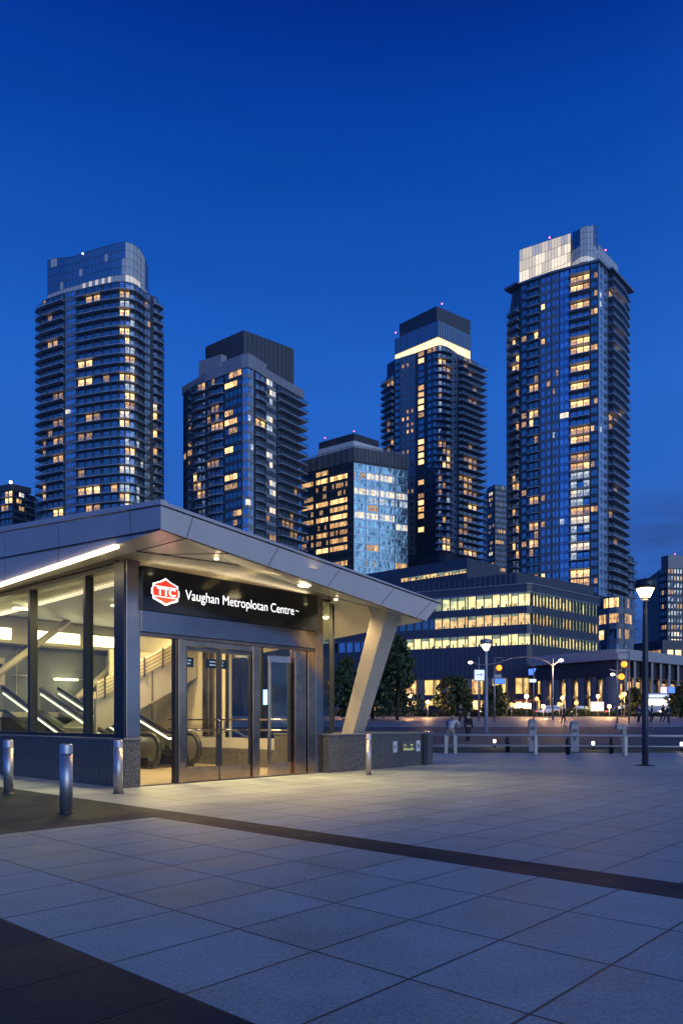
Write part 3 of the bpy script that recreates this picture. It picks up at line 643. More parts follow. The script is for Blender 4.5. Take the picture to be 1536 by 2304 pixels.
class Path:
    def __init__(s, pts): s.p = pts
    def d(s, x):
        p = s.p
        for (a, da), (b, db) in zip(p, p[1:]):
            if x <= b or b == p[-1][0]: t = (x - a) / (b - a); return 1 / ((1 - t) / da + t / db)
    def pt(s, x): d = s.d(x); return V(((x - HX) / F * d, d, 0))
    def nrm(s, x, e=2.0):
        a, b = s.p[0][0], s.p[-1][0]; q = s.pt(min(x + e, b)) - s.pt(max(x - e, a)); return V((q.y, -q.x, 0)).normalized()
def tower(name, label, cat, path, ztop, h, nfl, bays, wall=WALLD, back=28, cap=100, group=None, parent=None, glassm=WG, spand=.3, zbase=0.0, sub=4):
    P = Path(path); c = P.pt((path[0][0] + path[-1][0]) / 2); root = parent or thing(name, label, cat, V((c.x, c.y + back / 2, zbase)), group)
    # core: the outline closed at the back
    cl, cr = path[0][0], path[-1][0]
    for b_ in bays:
        if len(b_) > 4 and 'ws' in b_[4]:
            if b_[0] < path[0][0] + 4: cl = b_[4]['ws'][0]
            else: cr = b_[4]['ws'][1]
    xs = [cl] + [b for b, _ in path[1:-1] if cl < b < cr] + [cr]
    front = [P.pt(x) - P.nrm(x) * .35 for x in xs]
    bl = front[0] + V((0, back, 0)) + (front[-1] - front[0]) * .12; br = front[-1] + V((0, back, 0)) - (front[-1] - front[0]) * .12
    core = MB(); core.prism([(p.x, p.y) for p in front] + [(br.x, br.y), (bl.x, bl.y)], zbase, ztop, wall)
    wins = []; bals = []
    wl = MB()
    for by in bays:
        s0, s1, kind, n = by[:4]; o = by[4] if len(by) > 4 else {}
        S0, S1 = s0, s1; s0, s1 = o.get('ws', (s0, s1)); deep = -6.0 if 'ws' in o else 0.0
        lits = {}
        for kk, ys in o.get('lit', {}).items():
            for y in ys: lits[y] = kk
        wm = o.get('wall', wall); gm = o.get('glass', glassm); pl = o.get('pl', .0); top = o.get('top', 0)
        floors = {}
        for y, kk in lits.items():
            d = P.d((s0 + s1) / 2); f = int((ztop - zz(y, d)) / h); floors[f] = kk
        seg = max(1, o.get('seg', 1))
        for f in range(top, nfl):
            z1 = ztop - f * h; z0 = z1 - h
            kk = floors.get(f) or (random.choice('mdddp') if random.random() < pl else None)
            gm_f = gm
            nx = lambda x: P.nrm(x)
            def P3(x, off, z): p = P.pt(x) + P.nrm(x) * off; return V((p.x, p.y, z))
            # spandrel and head strip
            mg = (s1 - s0) * o.get('mg', .03)
            wz0 = z0 + h * (o.get('sill', .08 if kind == 'B' else spand)); wz1 = z1 - h * o.get('head', .1)
            for q in range(seg):
                xa = s0 + (s1 - s0) * q / seg; xb = s0 + (s1 - s0) * (q + 1) / seg
                wl.face([P3(xa, 0, z0), P3(xb, 0, z0), P3(xb, 0, wz0), P3(xa, 0, wz0)], wm)
                wl.face([P3(xa, 0, wz1), P3(xb, 0, wz1), P3(xb, 0, z1), P3(xa, 0, z1)], wm)
            m = MB(); pw_ = (s1 - s0 - 2 * mg) / n; fr = o.get('fr', .06)
            solid = o.get('solid', .22 if kind == 'B' else 0.0)                      # share of each bay that is pier
            wl.face([P3(s0, 0, wz0), P3(s0 + mg, 0, wz0), P3(s0 + mg, 0, wz1), P3(s0, 0, wz1)], wm)
            wl.face([P3(s1 - mg, 0, wz0), P3(s1, 0, wz0), P3(s1, 0, wz1), P3(s1 - mg, 0, wz1)], wm)
            nl = n if o.get('full') else max(1, round(n * random.uniform(.4, .85))); st0 = random.randint(0, n - nl); run = kk
            for i in range(n):
                kk = run if st0 <= i < st0 + nl else None
                xa = s0 + mg + i * pw_; xb = xa + pw_; pa = xa + pw_ * solid / 2; pb = xb - pw_ * solid / 2
                if solid:
                    wl.face([P3(xa, 0, wz0), P3(pa, 0, wz0), P3(pa, 0, wz1), P3(xa, 0, wz1)], wm); wl.face([P3(pb, 0, wz0), P3(xb, 0, wz0), P3(xb, 0, wz1), P3(pb, 0, wz1)], wm)
                wj = [random.uniform(-.03, .03) for _ in range(4)]
                r_ = -.12
                if kk:
                    k2 = kk
                    if n > 1 and random.random() < (.42 if kk in 'bmp' else .45): k2 = {'b': 'm', 'm': 'd', 'p': 'c', 'd': None, 'c': None}[kk]
                    mt = LIT[k2] if k2 else gm
                else: mt = gm
                m.face([P3(pa, r_ + wj[0], wz0), P3(pb, r_ + wj[1], wz0), P3(pb, r_ + wj[2], wz1), P3(pa, r_ + wj[3], wz1)], mt)
                # mullion
                e = (pb - pa) * fr
                m.face([P3(pa - e * .6, -.03, wz0), P3(pa + e, -.03, wz0), P3(pa + e, -.03, wz1), P3(pa - e * .6, -.03, wz1)], MULL)
                if o.get('tr') and not kk: m.face([P3(pa, -.04, wz1 - h * .28), P3(pb, -.04, wz1 - h * .28), P3(pb, -.04, wz1 - h * .25), P3(pa, -.04, wz1 - h * .25)], MULL)
            wins.append((bool(run), (s1 - s0), m))
            if kind == 'B':
                p_ = o.get('p', 1.7); b = MB(); sg_ = max(seg, sub if o.get('round') else 1)
                xs_ = [S0 + (S1 - S0) * q / sg_ for q in range(sg_ + 1)]
                def off(x):
                    if not o.get('round'): return p_
                    t = (x - S0) / (S1 - S0); t = t if o['round'] == 1 else 1 - t if o['round'] == 2 else t
                    if o['round'] == 3: return p_ * (.35 + .65 * sin(pi * t))
                    return p_ * (.25 + .75 * min(1, sin(pi / 2 * min(1, t * 1.6))))
                for xa, xb in zip(xs_, xs_[1:]):
                    b.hull8([P3(xa, deep, z0 - .10), P3(xb, deep, z0 - .10), P3(xb, off(xb), z0 - .10), P3(xa, off(xa), z0 - .10)],
                            [P3(xa, deep, z0 + .1), P3(xb, deep, z0 + .1), P3(xb, off(xb), z0 + .1), P3(xa, off(xa), z0 + .1)], SLAB)
                    b.face([P3(xa, off(xa) - .08, z0 + .1), P3(xb, off(xb) - .08, z0 + .1), P3(xb, off(xb) - .08, z0 + 1.15), P3(xa, off(xa) - .08, z0 + 1.15)], GUARD)
                    b.face([P3(xa, off(xa) - .05, z0 + 1.13), P3(xb, off(xb) - .05, z0 + 1.13), P3(xb, off(xb) - .05, z0 + 1.2), P3(xa, off(xa) - .05, z0 + 1.2)], MULL)
                for x in (S0, S1):
                    b.face([P3(x, deep, z0 + .1), P3(x, off(x) - .08, z0 + .1), P3(x, off(x) - .08, z0 + 1.15), P3(x, deep, z0 + 1.15)], GUARD)
                bals.append((s1 - s0, b))
    part('wall', core, root); part('facade_panels', wl, root)
    for lst, nm, key in ((wins, 'window', lambda t: (t[0], t[1])), (bals, 'balcony', lambda t: t[0])):
        if not lst: continue
        lst.sort(key=key, reverse=True)
        for t in lst[:cap]: part(nm, t[-1], root)
        rest = lst[cap:]
        if rest:
            M_ = MB()
            for t in rest:
                i = len(M_.v); M_.v += t[-1].v; ids = [M_.m(x) for x in t[-1].mats]; M_.f += [tuple(i + q for q in f_) for f_ in t[-1].f]; M_.mi += [ids[q] for q in t[-1].mi]; M_.sm += t[-1].sm
            part(nm + '_rows', M_, root, kind='stuff')
    return root, P
def crown(root, name, pts, z0, z1s, mt, thick=.4, mull=None, panes=0, bmat=None, rows=3):
    """a screen wall standing on the roof: pts are (px, depth), z1s the heights along it"""
    P = Path(pts); b = MB(); xs = []
    for (a, _), (c, _) in zip(pts, pts[1:]):
        n = max(1, int(panes * (c - a) / (pts[-1][0] - pts[0][0]))) if panes else 1
        xs += [a + (c - a) * k / n for k in range(n)]
    xs.append(pts[-1][0]); n = len(xs)
    def zt(x):
        for (a, za), (c, zc) in zip(z1s, z1s[1:]):
            if x <= c or c == z1s[-1][0]: t = (x - a) / (c - a); t = t * t * (3 - 2 * t) if len(z1s) > 3 else t; return za + (zc - za) * t
    for xa, xb in zip(xs, xs[1:]):
        pa, pb = P.pt(xa), P.pt(xb)
        for r in range(rows):
            za0, zb0 = z0 + (zt(xa) - z0) * r / rows, z0 + (zt(xb) - z0) * r / rows
            za1, zb1 = z0 + (zt(xa) - z0) * (r + 1) / rows, z0 + (zt(xb) - z0) * (r + 1) / rows
            j = lambda: random.uniform(-.03, .03); na = P.nrm(xa)
            m_ = bmat(xa, r) if bmat else mt
            b.face([V((pa.x, pa.y, za0)) + na * j(), V((pb.x, pb.y, zb0)) + na * j(), V((pb.x, pb.y, zb1)) + na * j(), V((pa.x, pa.y, za1)) + na * j()], m_)
            if mull:
                b.face([V((pa.x, pa.y, za1 - .12)) + na * .1, V((pb.x, pb.y, zb1 - .12)) + na * .1, V((pb.x, pb.y, zb1)) + na * .1, V((pa.x, pa.y, za1)) + na * .1], mull)
        if mull:
            na = P.nrm(xa); e = (xb - xa) * .07; qa = P.pt(xa + e)
            b.face([V((pa.x, pa.y, z0)) + na * .12, V((qa.x, qa.y, z0)) + na * .12, V((qa.x, qa.y, zt(xa))) + na * .12, V((pa.x, pa.y, zt(xa))) + na * .12], mull)
    return part(name, b, root)
def boxtop(root, name, l, c, r, z0, z1, mt, back=14):
    """roof box from three front corners (px, depth)"""
    a, b_, d = [at(*q) for q in (l, c, r)]
    f = d + a - b_ ; m = MB(); m.prism([(a.x, a.y), (b_.x, b_.y), (d.x, d.y), (f.x, f.y)], z0, z1, mt); return part(name, m, root)
def beacon(root, px, d, z, m=RED, r=.35):
    b = MB(); p = at(px, d, z); b.tube([p - V((0, 0, 1.2)), p], .08, MULL, 6); b.ball(p, r * .7, m, 8); part('beacon', b, root)

# ---- tower A: rounded slab at the left
ZA = zz(632, 248); hA = 3.06
rA, PA = tower('apartment_tower', 'rounded dark apartment tower with curved glass crown, leftmost of the tall towers', 'tower',
  [(80, 262), (104, 258.5), (146, 254.5), (172, 253), (230, 249.5), (266, 248), (290, 248.3), (308, 250), (324, 254), (338, 255.5), (342, 256.5), (368, 259.5)], ZA, hA, 29,
  [(80, 104, 'B', 1, {'ws': (95, 104), 'p': 1.6, 'pl': .0, 'lit': {'m': [1096, 1130], 'd': [690, 993, 1030]}, 'round': 1}),
   (104, 145, 'B', 3, {'p': 1.5, 'lit': {'b': [773, 1030, 1147], 'm': [720, 993], 'd': [971, 887, 683, 953]}, 'mg': .05}),
   (146, 171, 'G', 4, {'lit': {'p': [922]}, 'glass': WG2, 'sill': .42, 'wall': WALLM}),
   (172, 228, 'B', 3, {'p': 1.2, 'lit': {'b': [683, 811, 850, 1113], 'm': [1136, 934], 'd': [704, 788, 990, 1073]}, 'seg': 2}),
   (229, 266, 'B', 2, {'p': 1.2, 'lit': {'m': [1110], 'd': [845, 1007, 870]}, 'seg': 2, 'solid': .2}),
   (267, 305, 'B', 3, {'p': 1.5, 'seg': 4, 'glass': WG2, 'lit': {'b': [703, 746, 767, 806, 846, 888, 947, 1009, 1112], 'm': [907, 970, 660], 'p': [1134, 1050, 925], 'c': [1030, 1070, 1090, 1152, 990, 868, 826, 786, 725, 682, 966]}}),  # cool floors glow in place of sky reflection on the corner panes
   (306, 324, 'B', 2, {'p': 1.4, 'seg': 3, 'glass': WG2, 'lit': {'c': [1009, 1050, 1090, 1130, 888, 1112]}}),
   (325, 339, 'G', 2, {'pl': .05, 'seg': 2}),
   (343, 368, 'B', 1, {'ws': (343, 355), 'p': 1.4, 'pl': .03, 'lit': {'b': [944, 984], 'm': [1018]}, 'round': 2})], back=30, sub=3)
ecr = lambda x, r: (mat('crown_glow', (.3, .32, .35), .3, em=(1, .86, .68), es=.5) if r == 0 and random.random() < .6 and 140 < x < 325 else mat('crown_cool_glow', (.2, .25, .3), .2, em=(.6, .72, .9), es=.10) if r == 0 or (x > 262 + r * 4 and x < 322) or random.random() < .06 else mat('crown_blue_glass', (.05, .10, .19), .12, ior=2.6))
crown(rA, 'crown_screen', [(107, 262), (150, 257), (200, 253), (250, 250), (282, 249), (300, 250.5), (316, 254), (326, 256.5), (334, 260)], ZA + .2,
      [(107, zz(585, 262)), (165, zz(577, 256)), (230, zz(559, 252)), (292, zz(547, 250)), (318, zz(562, 254)), (334, zz(604, 260))], WG2, mull=mat('crown_mullion', (.12, .14, .17), .4, .3), panes=34, bmat=ecr, rows=5)
beacon(rA, 186, 254, zz(570, 254), EM_P, .4)
# ---- tower B
ZB = zz(826, 243.5)
rB, PB = tower('apartment_tower', 'shorter apartment tower with bright glazed corner and dark rooftop box', 'tower',
  [(411, 264), (418, 259.5), (463, 253.5), (500, 249), (545, 243.6), (558, 243.0), (572, 245), (598, 250.5), (622, 255), (683, 267)], ZB, 3.06, 21,
  [(412, 432, 'G', 2, {'pl': .12}),
   (433, 463, 'B', 3, {'p': 1.3, 'lit': {'b': [872, 1073], 'm': [1095, 1115, 845], 'd': [920]}, 'seg': 2, 'round': 3}),
   (464, 503, 'B', 4, {'p': 1.4, 'lit': {'m': [968], 'd': [845, 905, 925, 945, 1046, 1135]}, 'round': 3}),
   (504, 544, 'G', 4, {'lit': {'b': [872, 940, 1008, 1076], 'm': [830, 919, 1148], 'd': [895, 962, 1100, 1170]}, 'seg': 1}),
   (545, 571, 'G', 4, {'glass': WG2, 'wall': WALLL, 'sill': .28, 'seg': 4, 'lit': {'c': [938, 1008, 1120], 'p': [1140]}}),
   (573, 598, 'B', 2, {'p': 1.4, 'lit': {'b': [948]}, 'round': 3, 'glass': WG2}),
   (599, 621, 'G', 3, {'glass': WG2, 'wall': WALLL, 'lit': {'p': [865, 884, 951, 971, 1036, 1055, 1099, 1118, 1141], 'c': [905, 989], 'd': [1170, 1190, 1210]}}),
   (623, 683, 'B', 5, {'ws': (623, 671), 'p': 2.0, 'glass': WG2, 'pl': .02, 'lit': {'d': [1101, 1168, 1190, 1205]}})], back=30)
b = MB()
for (xa, xb) in ((411, 463), (463, 500), (500, 545), (545, 558), (558, 572), (572, 598), (598, 622), (622, 683)):
    q = [PB.pt(xa), PB.pt(xb)]; nrm = [PB.nrm(xa) * .3, PB.nrm(xb) * .3]
    zt = ZB + (4.2 if xa >= 470 and xb <= 600 else 2.6)
    b.hull8([q[0] + nrm[0] + V((0, 0, ZB - .3)), q[1] + nrm[1] + V((0, 0, ZB - .3)), q[1] - nrm[1] * 2 + V((0, 0, ZB - .3)), q[0] - nrm[0] * 2 + V((0, 0, ZB - .3))],
            [q[0] + nrm[0] + V((0, 0, zt)), q[1] + nrm[1] + V((0, 0, zt)), q[1] - nrm[1] * 2 + V((0, 0, zt)), q[0] - nrm[0] * 2 + V((0, 0, zt))], WALLL)
part('parapet', b, rB)
BOXM = mat('rooftop_cladding', (.055, .062, .075), .45, .3, var=.1, vscale=.5)
boxtop(rB, 'rooftop_box', (462, 264.5), (548, 253), (661, 266), ZB - 1, zz(742, 253), BOXM)
boxtop(rB, 'rooftop_step', (447, 262), (497, 257), (560, 262), ZB - 1, zz(797, 257), WALLL)
b = MB(); q0, q1 = at(548, 253), at(661, 266); nn = V((q1.y - q0.y, -(q1.x - q0.x), 0)).normalized() * .05
for k in range(1, 12):
    p = q0.lerp(q1, k / 12) + nn; b.box(p + V((0, 0, (zz(742, 253) + ZB) / 2)), .08, .08, (zz(742, 253) - ZB) / 2, MULL)
part('cladding_joint', b, rB, kind='stuff')
# ---- glass office block
ZO = zz(1005, 285)
office_o = {'spand': .3}
rO, PO = tower('office_block', 'square glass office block with white penthouse between two apartment towers', 'office building',
  [(676, 301), (795, 285), (918, 294.5)], ZO, 3.05, 17,
  [(678, 705, 'G', 5, {'top': 2, 'full': 1, 'lit': {'m': [1090, 1150, 1185], 'd': [1120, 1170, 1205]}, 'wall': WALLD, 'pl': .3}),
   (710, 738, 'G', 7, {'top': 2, 'full': 1, 'lit': {'b': [1080, 1135, 1166, 1238], 'm': [1205], 'd': [1100, 1118, 1152, 1185, 1220]}, 'pl': .3}),
   (741, 782, 'G', 9, {'top': 2, 'full': 1, 'lit': {'b': [1070, 1125, 1160], 'm': [1142, 1175, 1232, 1214], 'd': [1090, 1108, 1195]}, 'pl': .4}),
   (783, 794, 'G', 2, {'top': 0}),
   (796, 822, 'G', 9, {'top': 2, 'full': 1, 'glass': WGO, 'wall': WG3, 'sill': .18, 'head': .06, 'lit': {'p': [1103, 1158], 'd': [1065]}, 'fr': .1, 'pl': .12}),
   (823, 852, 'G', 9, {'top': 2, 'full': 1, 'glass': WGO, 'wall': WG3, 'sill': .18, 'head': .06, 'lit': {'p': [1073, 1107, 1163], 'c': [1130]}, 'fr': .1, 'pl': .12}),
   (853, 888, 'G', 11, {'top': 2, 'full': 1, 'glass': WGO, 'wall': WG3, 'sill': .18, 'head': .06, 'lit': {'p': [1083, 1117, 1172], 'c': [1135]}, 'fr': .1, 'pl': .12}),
   (889, 917, 'G', 9, {'top': 2, 'full': 1, 'glass': WGO, 'wall': WG3, 'sill': .18, 'head': .06, 'lit': {'p': [1180, 1125], 'c': [1140]}, 'fr': .1, 'pl': .12})], wall=WALLD, back=34, glassm=WG)
b = MB()
for (xa, xb, n) in ((676, 795, 26), (795, 918, 40)):
    for k in range(n):
        p = PO.pt(xa + (xb - xa) * (k + .5) / n); q = PO.nrm(xa + (xb - xa) * (k + .5) / n)
        b.box(p + q * .25 + V((0, 0, ZO - 2.4)), .09, .2, 3.1, WALLM if k % 3 else WALLL, ax=(q.y, -q.x, 0), ay=q)
part('roof_screen', b, rO)
boxtop(rO, 'penthouse', (715, 301), (796, 291), (862, 300), ZO - 3, zz(991, 291), mat('penthouse_white', (.55, .56, .58), .5))
boxtop(rO, 'penthouse_cap', (717, 302.5), (796, 292), (852, 300.5), zz(991, 291), zz(974, 292), BOXM)
beacon(rO, 796, 292, zz(970, 292), RED, .3); beacon(rO, 731, 297, zz(985, 297), RED, .3)
# ---- tower C
ZC = zz(775, 317)
rC, PC = tower('apartment_tower', 'apartment tower with dark boxed top over a glowing band, right of the office block', 'tower',
  [(857, 338), (887, 330), (935, 324), (988, 317), (1002, 318), (1016, 321), (1030, 325), (1088, 336)], ZC, 2.92, 30,
  [(857, 886, 'B', 2, {'ws': (869, 886), 'p': 1.8, 'top': 2, 'lit': {'b': [843], 'm': [872, 995], 'd': [965, 950, 1010]}, 'round': 1}),
   (887, 898, 'G', 1, {}),
   (899, 934, 'G', 3, {'solid': .55, 'wall': WALLM, 'sill': .3, 'head': .2, 'mg': .06, 'lit': {'m': [933, 948, 825, 974], 'd': [808, 963, 820, 1020, 1100]}}),
   (935, 958, 'G', 1, {'solid': .4, 'wall': WALLD, 'sill': .2, 'lit': {'b': [813, 908, 924, 1000, 1031, 1047, 1137, 1185, 1199, 1246], 'm': [878, 893, 1015, 1152, 1168, 1090], 'd': [796, 940, 1121]}}),
   (959, 983, 'G', 2, {'pl': .04, 'solid': .2}),
   (984, 1014, 'B', 3, {'p': 1.6, 'seg': 3, 'lit': {'b': [1036, 1052, 1211, 1229, 815], 'm': [1003, 1020, 1244, 830, 1178], 'd': [845, 900, 1080, 1110, 1095, 1140], 'c': [1125, 1160]}}),
   (1015, 1029, 'G', 1, {'pl': .02, 'wall': WALLM, 'solid': .5}),
   (1030, 1088, 'B', 4, {'ws': (1030, 1074), 'p': 2.0, 'pl': .08, 'lit': {'b': [1248, 1140], 'm': [800, 1040, 1058, 1075, 1090, 1110, 1165], 'd': [830, 850, 870, 900, 1010, 1180, 1200, 1225]}})], back=34)
dC = 320
glow = mat('crown_band_glow', (.5, .45, .3), .4, em=(1, .70, .32), es=2.2)
boxtop(rC, 'crown_band', (889, 337), (985, 321), (1057, 333.5), ZC - 1, zz(757, 321), glow)
boxtop(rC, 'crown_glazing', (888, 336.5), (985, 320.5), (1058, 333), zz(757, 320.5), zz(720, 320.5), mat('crown_blue_glass'))
boxtop(rC, 'crown_box', (898, 337), (982, 322), (1058, 334), zz(720, 322), zz(688, 322), BOXM)
b = MB()
q = [at(888, 336.4), at(985, 320.4), at(1058, 332.9)]
for (p0, p1, n) in ((q[0], q[1], 14), (q[1], q[2], 14)):
    for k in range(n + 1):
        b.box(p0.lerp(p1, k / n) + V((0, 0, (zz(720, 320) + ZC) / 2)), .09, .09, (zz(720, 320) - ZC) / 2, MULL)
part('crown_mullion', b, rC)
beacon(rC, 994, 322, zz(683, 322), RED, .4); beacon(rC, 890, 335, zz(748, 335), RED, .4)
# ---- tower D
ZD = zz(588, 246)
rD, PD = tower('apartment_tower', 'tallest apartment tower with glowing white crown and drum of curved glass', 'tower',
  [(1140, 264), (1170, 259.5), (1240, 253), (1281, 250), (1328, 247), (1345, 246), (1366, 251), (1415, 265)], ZD, 2.97, 37,
  [(1140, 1168, 'B', 2, {'ws': (1151, 1168), 'p': 1.8, 'top': 2, 'lit': {'b': [764, 803, 838, 970, 1092, 1151, 1221, 1257], 'm': [1070, 1200, 1240], 'd': [674, 892, 930, 1041, 1130, 1182]}, 'round': 1}),
   (1170, 1186, 'G', 1, {'solid': .3, 'lit': {'d': [766, 955, 1120, 1230, 937]}}),
   (1187, 1213, 'B', 2, {'p': 1.0, 'lit': {'b': [766, 937, 957, 1232], 'm': [877, 1120, 1176, 1292], 'd': [991, 850, 1200, 1250]}, 'mg': .08}),
   (1214, 1240, 'G', 2, {'solid': .35, 'wall': WALLM, 'lit': {'b': [694, 1290], 'm': [762, 876, 1119], 'd': [926, 1010, 1178]}, 'glass': WG2}),
   (1241, 1257, 'G', 2, {'solid': .4, 'wall': WALLM, 'pl': .12, 'glass': WG2}),
   (1258, 1279, 'G', 2, {'glass': WG2, 'wall': WG3, 'lit': {'p': [941, 1170]}}),
   (1281, 1327, 'B', 3, {'p': 1.7, 'full': 1, 'solid': .08, 'glass': WG2, 'lit': {'b': [619, 658, 697, 762, 781, 821, 878, 916, 971, 990, 1050, 1285, 1303], 'm': [1031, 1146], 'p': [1165, 1105, 1225], 'c': [1068, 1087, 1125, 1185, 1205, 1245, 1265]}, 'seg': 2}),
   (1328, 1344, 'G', 2, {'lit': {'m': [619, 697, 779, 956, 1149], 'd': [660, 897, 916, 990, 1048, 1275, 1300]}}),
   (1346, 1366, 'G', 2, {'glass': WG2, 'wall': mat('tower_wall_blue', (.38, .47, .58), .3, .75, var=.1), 'solid': .45, 'lit': {'c': [668, 688, 782, 967, 990, 1151]}}),
   (1367, 1415, 'B', 3, {'ws': (1367, 1401), 'p': 2.0, 'lit': {'m': [686, 921, 941, 974], 'd': [757, 1100, 1160, 1220, 1260]}, 'pl': .05, 'round': 2})], back=30)
b = MB()
for xa, xb in ((1141, 1170), (1170, 1240), (1240, 1345), (1345, 1366), (1366, 1415)):
    q = [PD.pt(xa), PD.pt(xb)]; e = 1.9 if xb <= 1170 or xa >= 1366 else .7; n_ = [PD.nrm(xa, 8) * e, PD.nrm(xb, 8) * e]; z = V((0, 0, ZD)); t_ = V((0, 0, ZD + .7))
    b.hull8([q[0] + n_[0] + z, q[1] + n_[1] + z, q[1] - n_[1] + z, q[0] - n_[0] + z], [q[0] + n_[0] + t_, q[1] + n_[1] + t_, q[1] - n_[1] + t_, q[0] - n_[0] + t_], WALLM)
part('eave', b, rD)
CG = [mat('crown_lit_a', (.5, .5, .45), .3, em=(1, .84, .54), es=.95), mat('crown_lit_b', (.5, .5, .45), .3, em=(1, .80, .48), es=.6), mat('crown_lit_c', (.5, .5, .45), .3, em=(.95, .88, .75), es=.34)]
crown(rD, 'crown_screen', [(1168, 266), (1283, 252)], ZD + .6, [(1168, zz(562, 266)), (1283, zz(524, 252))], CG[0], mull=mat('crown_mullion'), panes=16, bmat=lambda x, r: CG[0] if r == 0 else random.choice(CG[:2] if r < 3 else CG[1:]), rows=4)
crown(rD, 'crown_screen', [(1345, 252), (1390, 268)], ZD + .6, [(1345, zz(550, 252)), (1390, zz(598, 268))], CG[2], mull=mat('crown_mullion'), panes=10, bmat=lambda x, r: CG[2] if r == 0 else mat('crown_cool_glow'), rows=3)
crown(rD, 'crown_drum', [(1284, 254), (1289, 250.5), (1305, 247.5), (1320, 246.8), (1334, 248), (1342, 251), (1346, 256)], ZD + .6, [(1284, zz(526, 252)), (1300, zz(520, 249)), (1325, zz(512, 248)), (1346, zz(519, 254))], WG2, mull=mat('crown_mullion'), panes=12, bmat=lambda x, r: CG[2] if r == 0 else mat('crown_cool_glow') if r < 3 or 1300 < x < 1330 else mat('crown_blue_glass'), rows=6)
b = MB(); pts = [at(1172, 270), at(1284, 256), at(1344, 258), at(1388, 272), at(1300, 285)]; b.prism([(p.x, p.y) for p in pts], ZD, zz(560, 262), WALLM); part('plant_room', b, rD)
beacon(rD, 1236, 262, zz(534, 262), RED, .35); beacon(rD, 1362, 262, zz(562, 262), RED, .35)
# curved glazed base of tower D
tower('base', None, None, [(1345, 205), (1365, 201), (1390, 199), (1412, 201), (1428, 206)], zz(1343, 201), 4.2, 4,
      [(1346, 1368, 'G', 4, {'lit': {'b': [1356, 1428], 'm': [1398]}, 'wall': WALLM}), (1369, 1404, 'G', 6, {'lit': {'b': [1356], 'm': [1396, 1440], 'd': [1420]}, 'wall': WALLM, 'seg': 2}), (1405, 1427, 'G', 4, {'lit': {'m': [1400], 'd': [1370, 1430]}, 'wall': WALLM, 'seg': 2})], parent=rD, back=14, zbase=0)
tower('base', None, None, [(1405, 262), (1427, 268)], zz(1250, 265), 3.0, 14, [(1406, 1426, 'B', 2, {'p': 1.2, 'pl': .1})], parent=rD, back=12)
# ---- distant towers
tower('apartment_tower', 'small distant dark tower behind the tallest tower with tiny lit windows', 'tower', [(1095, 415), (1112, 408), (1142, 412)], zz(1090, 408), 3.0, 18,
      [(1096, 1111, 'G', 5, {'pl': .85, 'solid': .3}), (1113, 1141, 'G', 7, {'pl': .3, 'solid': .3})], back=20, cap=40)
rL, _ = tower('apartment_tower', 'dark apartment block cut off by the left edge above the canopy', 'tower', [(-40, 330), (30, 322), (80, 332)], zz(1102, 322), 3.0, 10,
      [(-39, 0, 'B', 3, {'p': 1.2, 'pl': .1}), (1, 29, 'B', 3, {'p': 1.2, 'pl': .35, 'lit': {'b': [1128, 1116]}}), (31, 55, 'G', 4, {'pl': .25, 'lit': {'m': [1128], 'p': [1118]}}), (56, 79, 'B', 2, {'p': 1.2, 'pl': .15})], back=24, cap=60)
boxtop(rL, 'rooftop_box', (-30, 334), (25, 328), (70, 334), zz(1102, 328), zz(1088, 328), BOXM); beacon(rL, 24, 325, zz(1085, 325), EM_W, .9)
rR, _ = tower('office_block', 'tower at the right edge of the view with many small lit windows', 'office building', [(1481, 335), (1500, 330), (1640, 338)], zz(1278, 330), 3.1, 16,
      [(1482, 1499, 'G', 3, {'pl': .3, 'solid': .2}), (1501, 1536, 'G', 5, {'pl': .75, 'solid': .3}), (1537, 1600, 'G', 8, {'pl': .4, 'solid': .3})], back=26, cap=60)
boxtop(rR, 'rooftop_box', (1487, 337), (1503, 333), (1640, 340), zz(1278, 333), zz(1249, 333), WALLM)
for x in (1518, 1545): beacon(rR, x, 334, zz(1247, 334), RED, .3)

# ================================================================== MID-RISE OFFICE
def officemat(name, s, c_top, c_mid):
    return lit(name, c_top, c_mid, s * .6, s, scale=(.7, .7, .9))
OB = officemat('office_bright', 1.5, (1, .74, .28), (1, .82, .38)); OM = officemat('office_medium', 1.1, (.75, .45, .16), (1, .66, .27)); OT = officemat('office_teal', .45, (.2, .4, .42), (.55, .68, .45))
OG = officemat('office_green', 1.2, (.45, .6, .3), (.9, .85, .40)); SH = lit('shop_light', (.9, .5, .12), (1, .66, .22), .45, 1.5, scale=(.8, .8, .5))
mo = thing('office_building', 'long dark mid-rise office with three bands of lit windows and rounded corner', 'office building', at(1150, 140, 1.65))
PE = Path([(700, 143.5), (1185, 125), (1196, 125.2), (1347, 140)])
PEl = [700, 760, 820, 890, 960, 1040, 1120, 1165, 1185, 1196, 1240, 1290, 1347]
def wallstrip(b, xs, P, z0, z1, off, mt, th=.3):
    for a, c in zip(xs, xs[1:]):
        p, q, n1, n2 = P.pt(a), P.pt(c), P.nrm(a), P.nrm(c); e0 = V((0, 0, z0)); e1 = V((0, 0, z1))
        b.hull8([p + n1 * off + e0, q + n2 * off + e0, q + n2 * (off - th) + e0, p + n1 * (off - th) + e0], [p + n1 * off + e1, q + n2 * off + e1, q + n2 * (off - th) + e1, p + n1 * (off - th) + e1], mt)
EW = mat('office_cladding', (.05, .06, .085), .45, .2, var=.12, vscale=.5); EW2 = mat('office_cladding_pale', (.16, .17, .21), .4, .2, var=.1, vscale=.5)
rows = [(22.5, 20.35), (19.08, 17.2), (15.6, 13.8)]
b = MB(); zs = [24.0] + [z for r_ in rows for z in r_] + [8.3]
for z1, z0 in ((23.9, 22.75), (20.35, 19.08), (17.2, 15.75), (13.8, 8.3)): wallstrip(b, PEl, PE, z0, z1, 0, EW, .5)
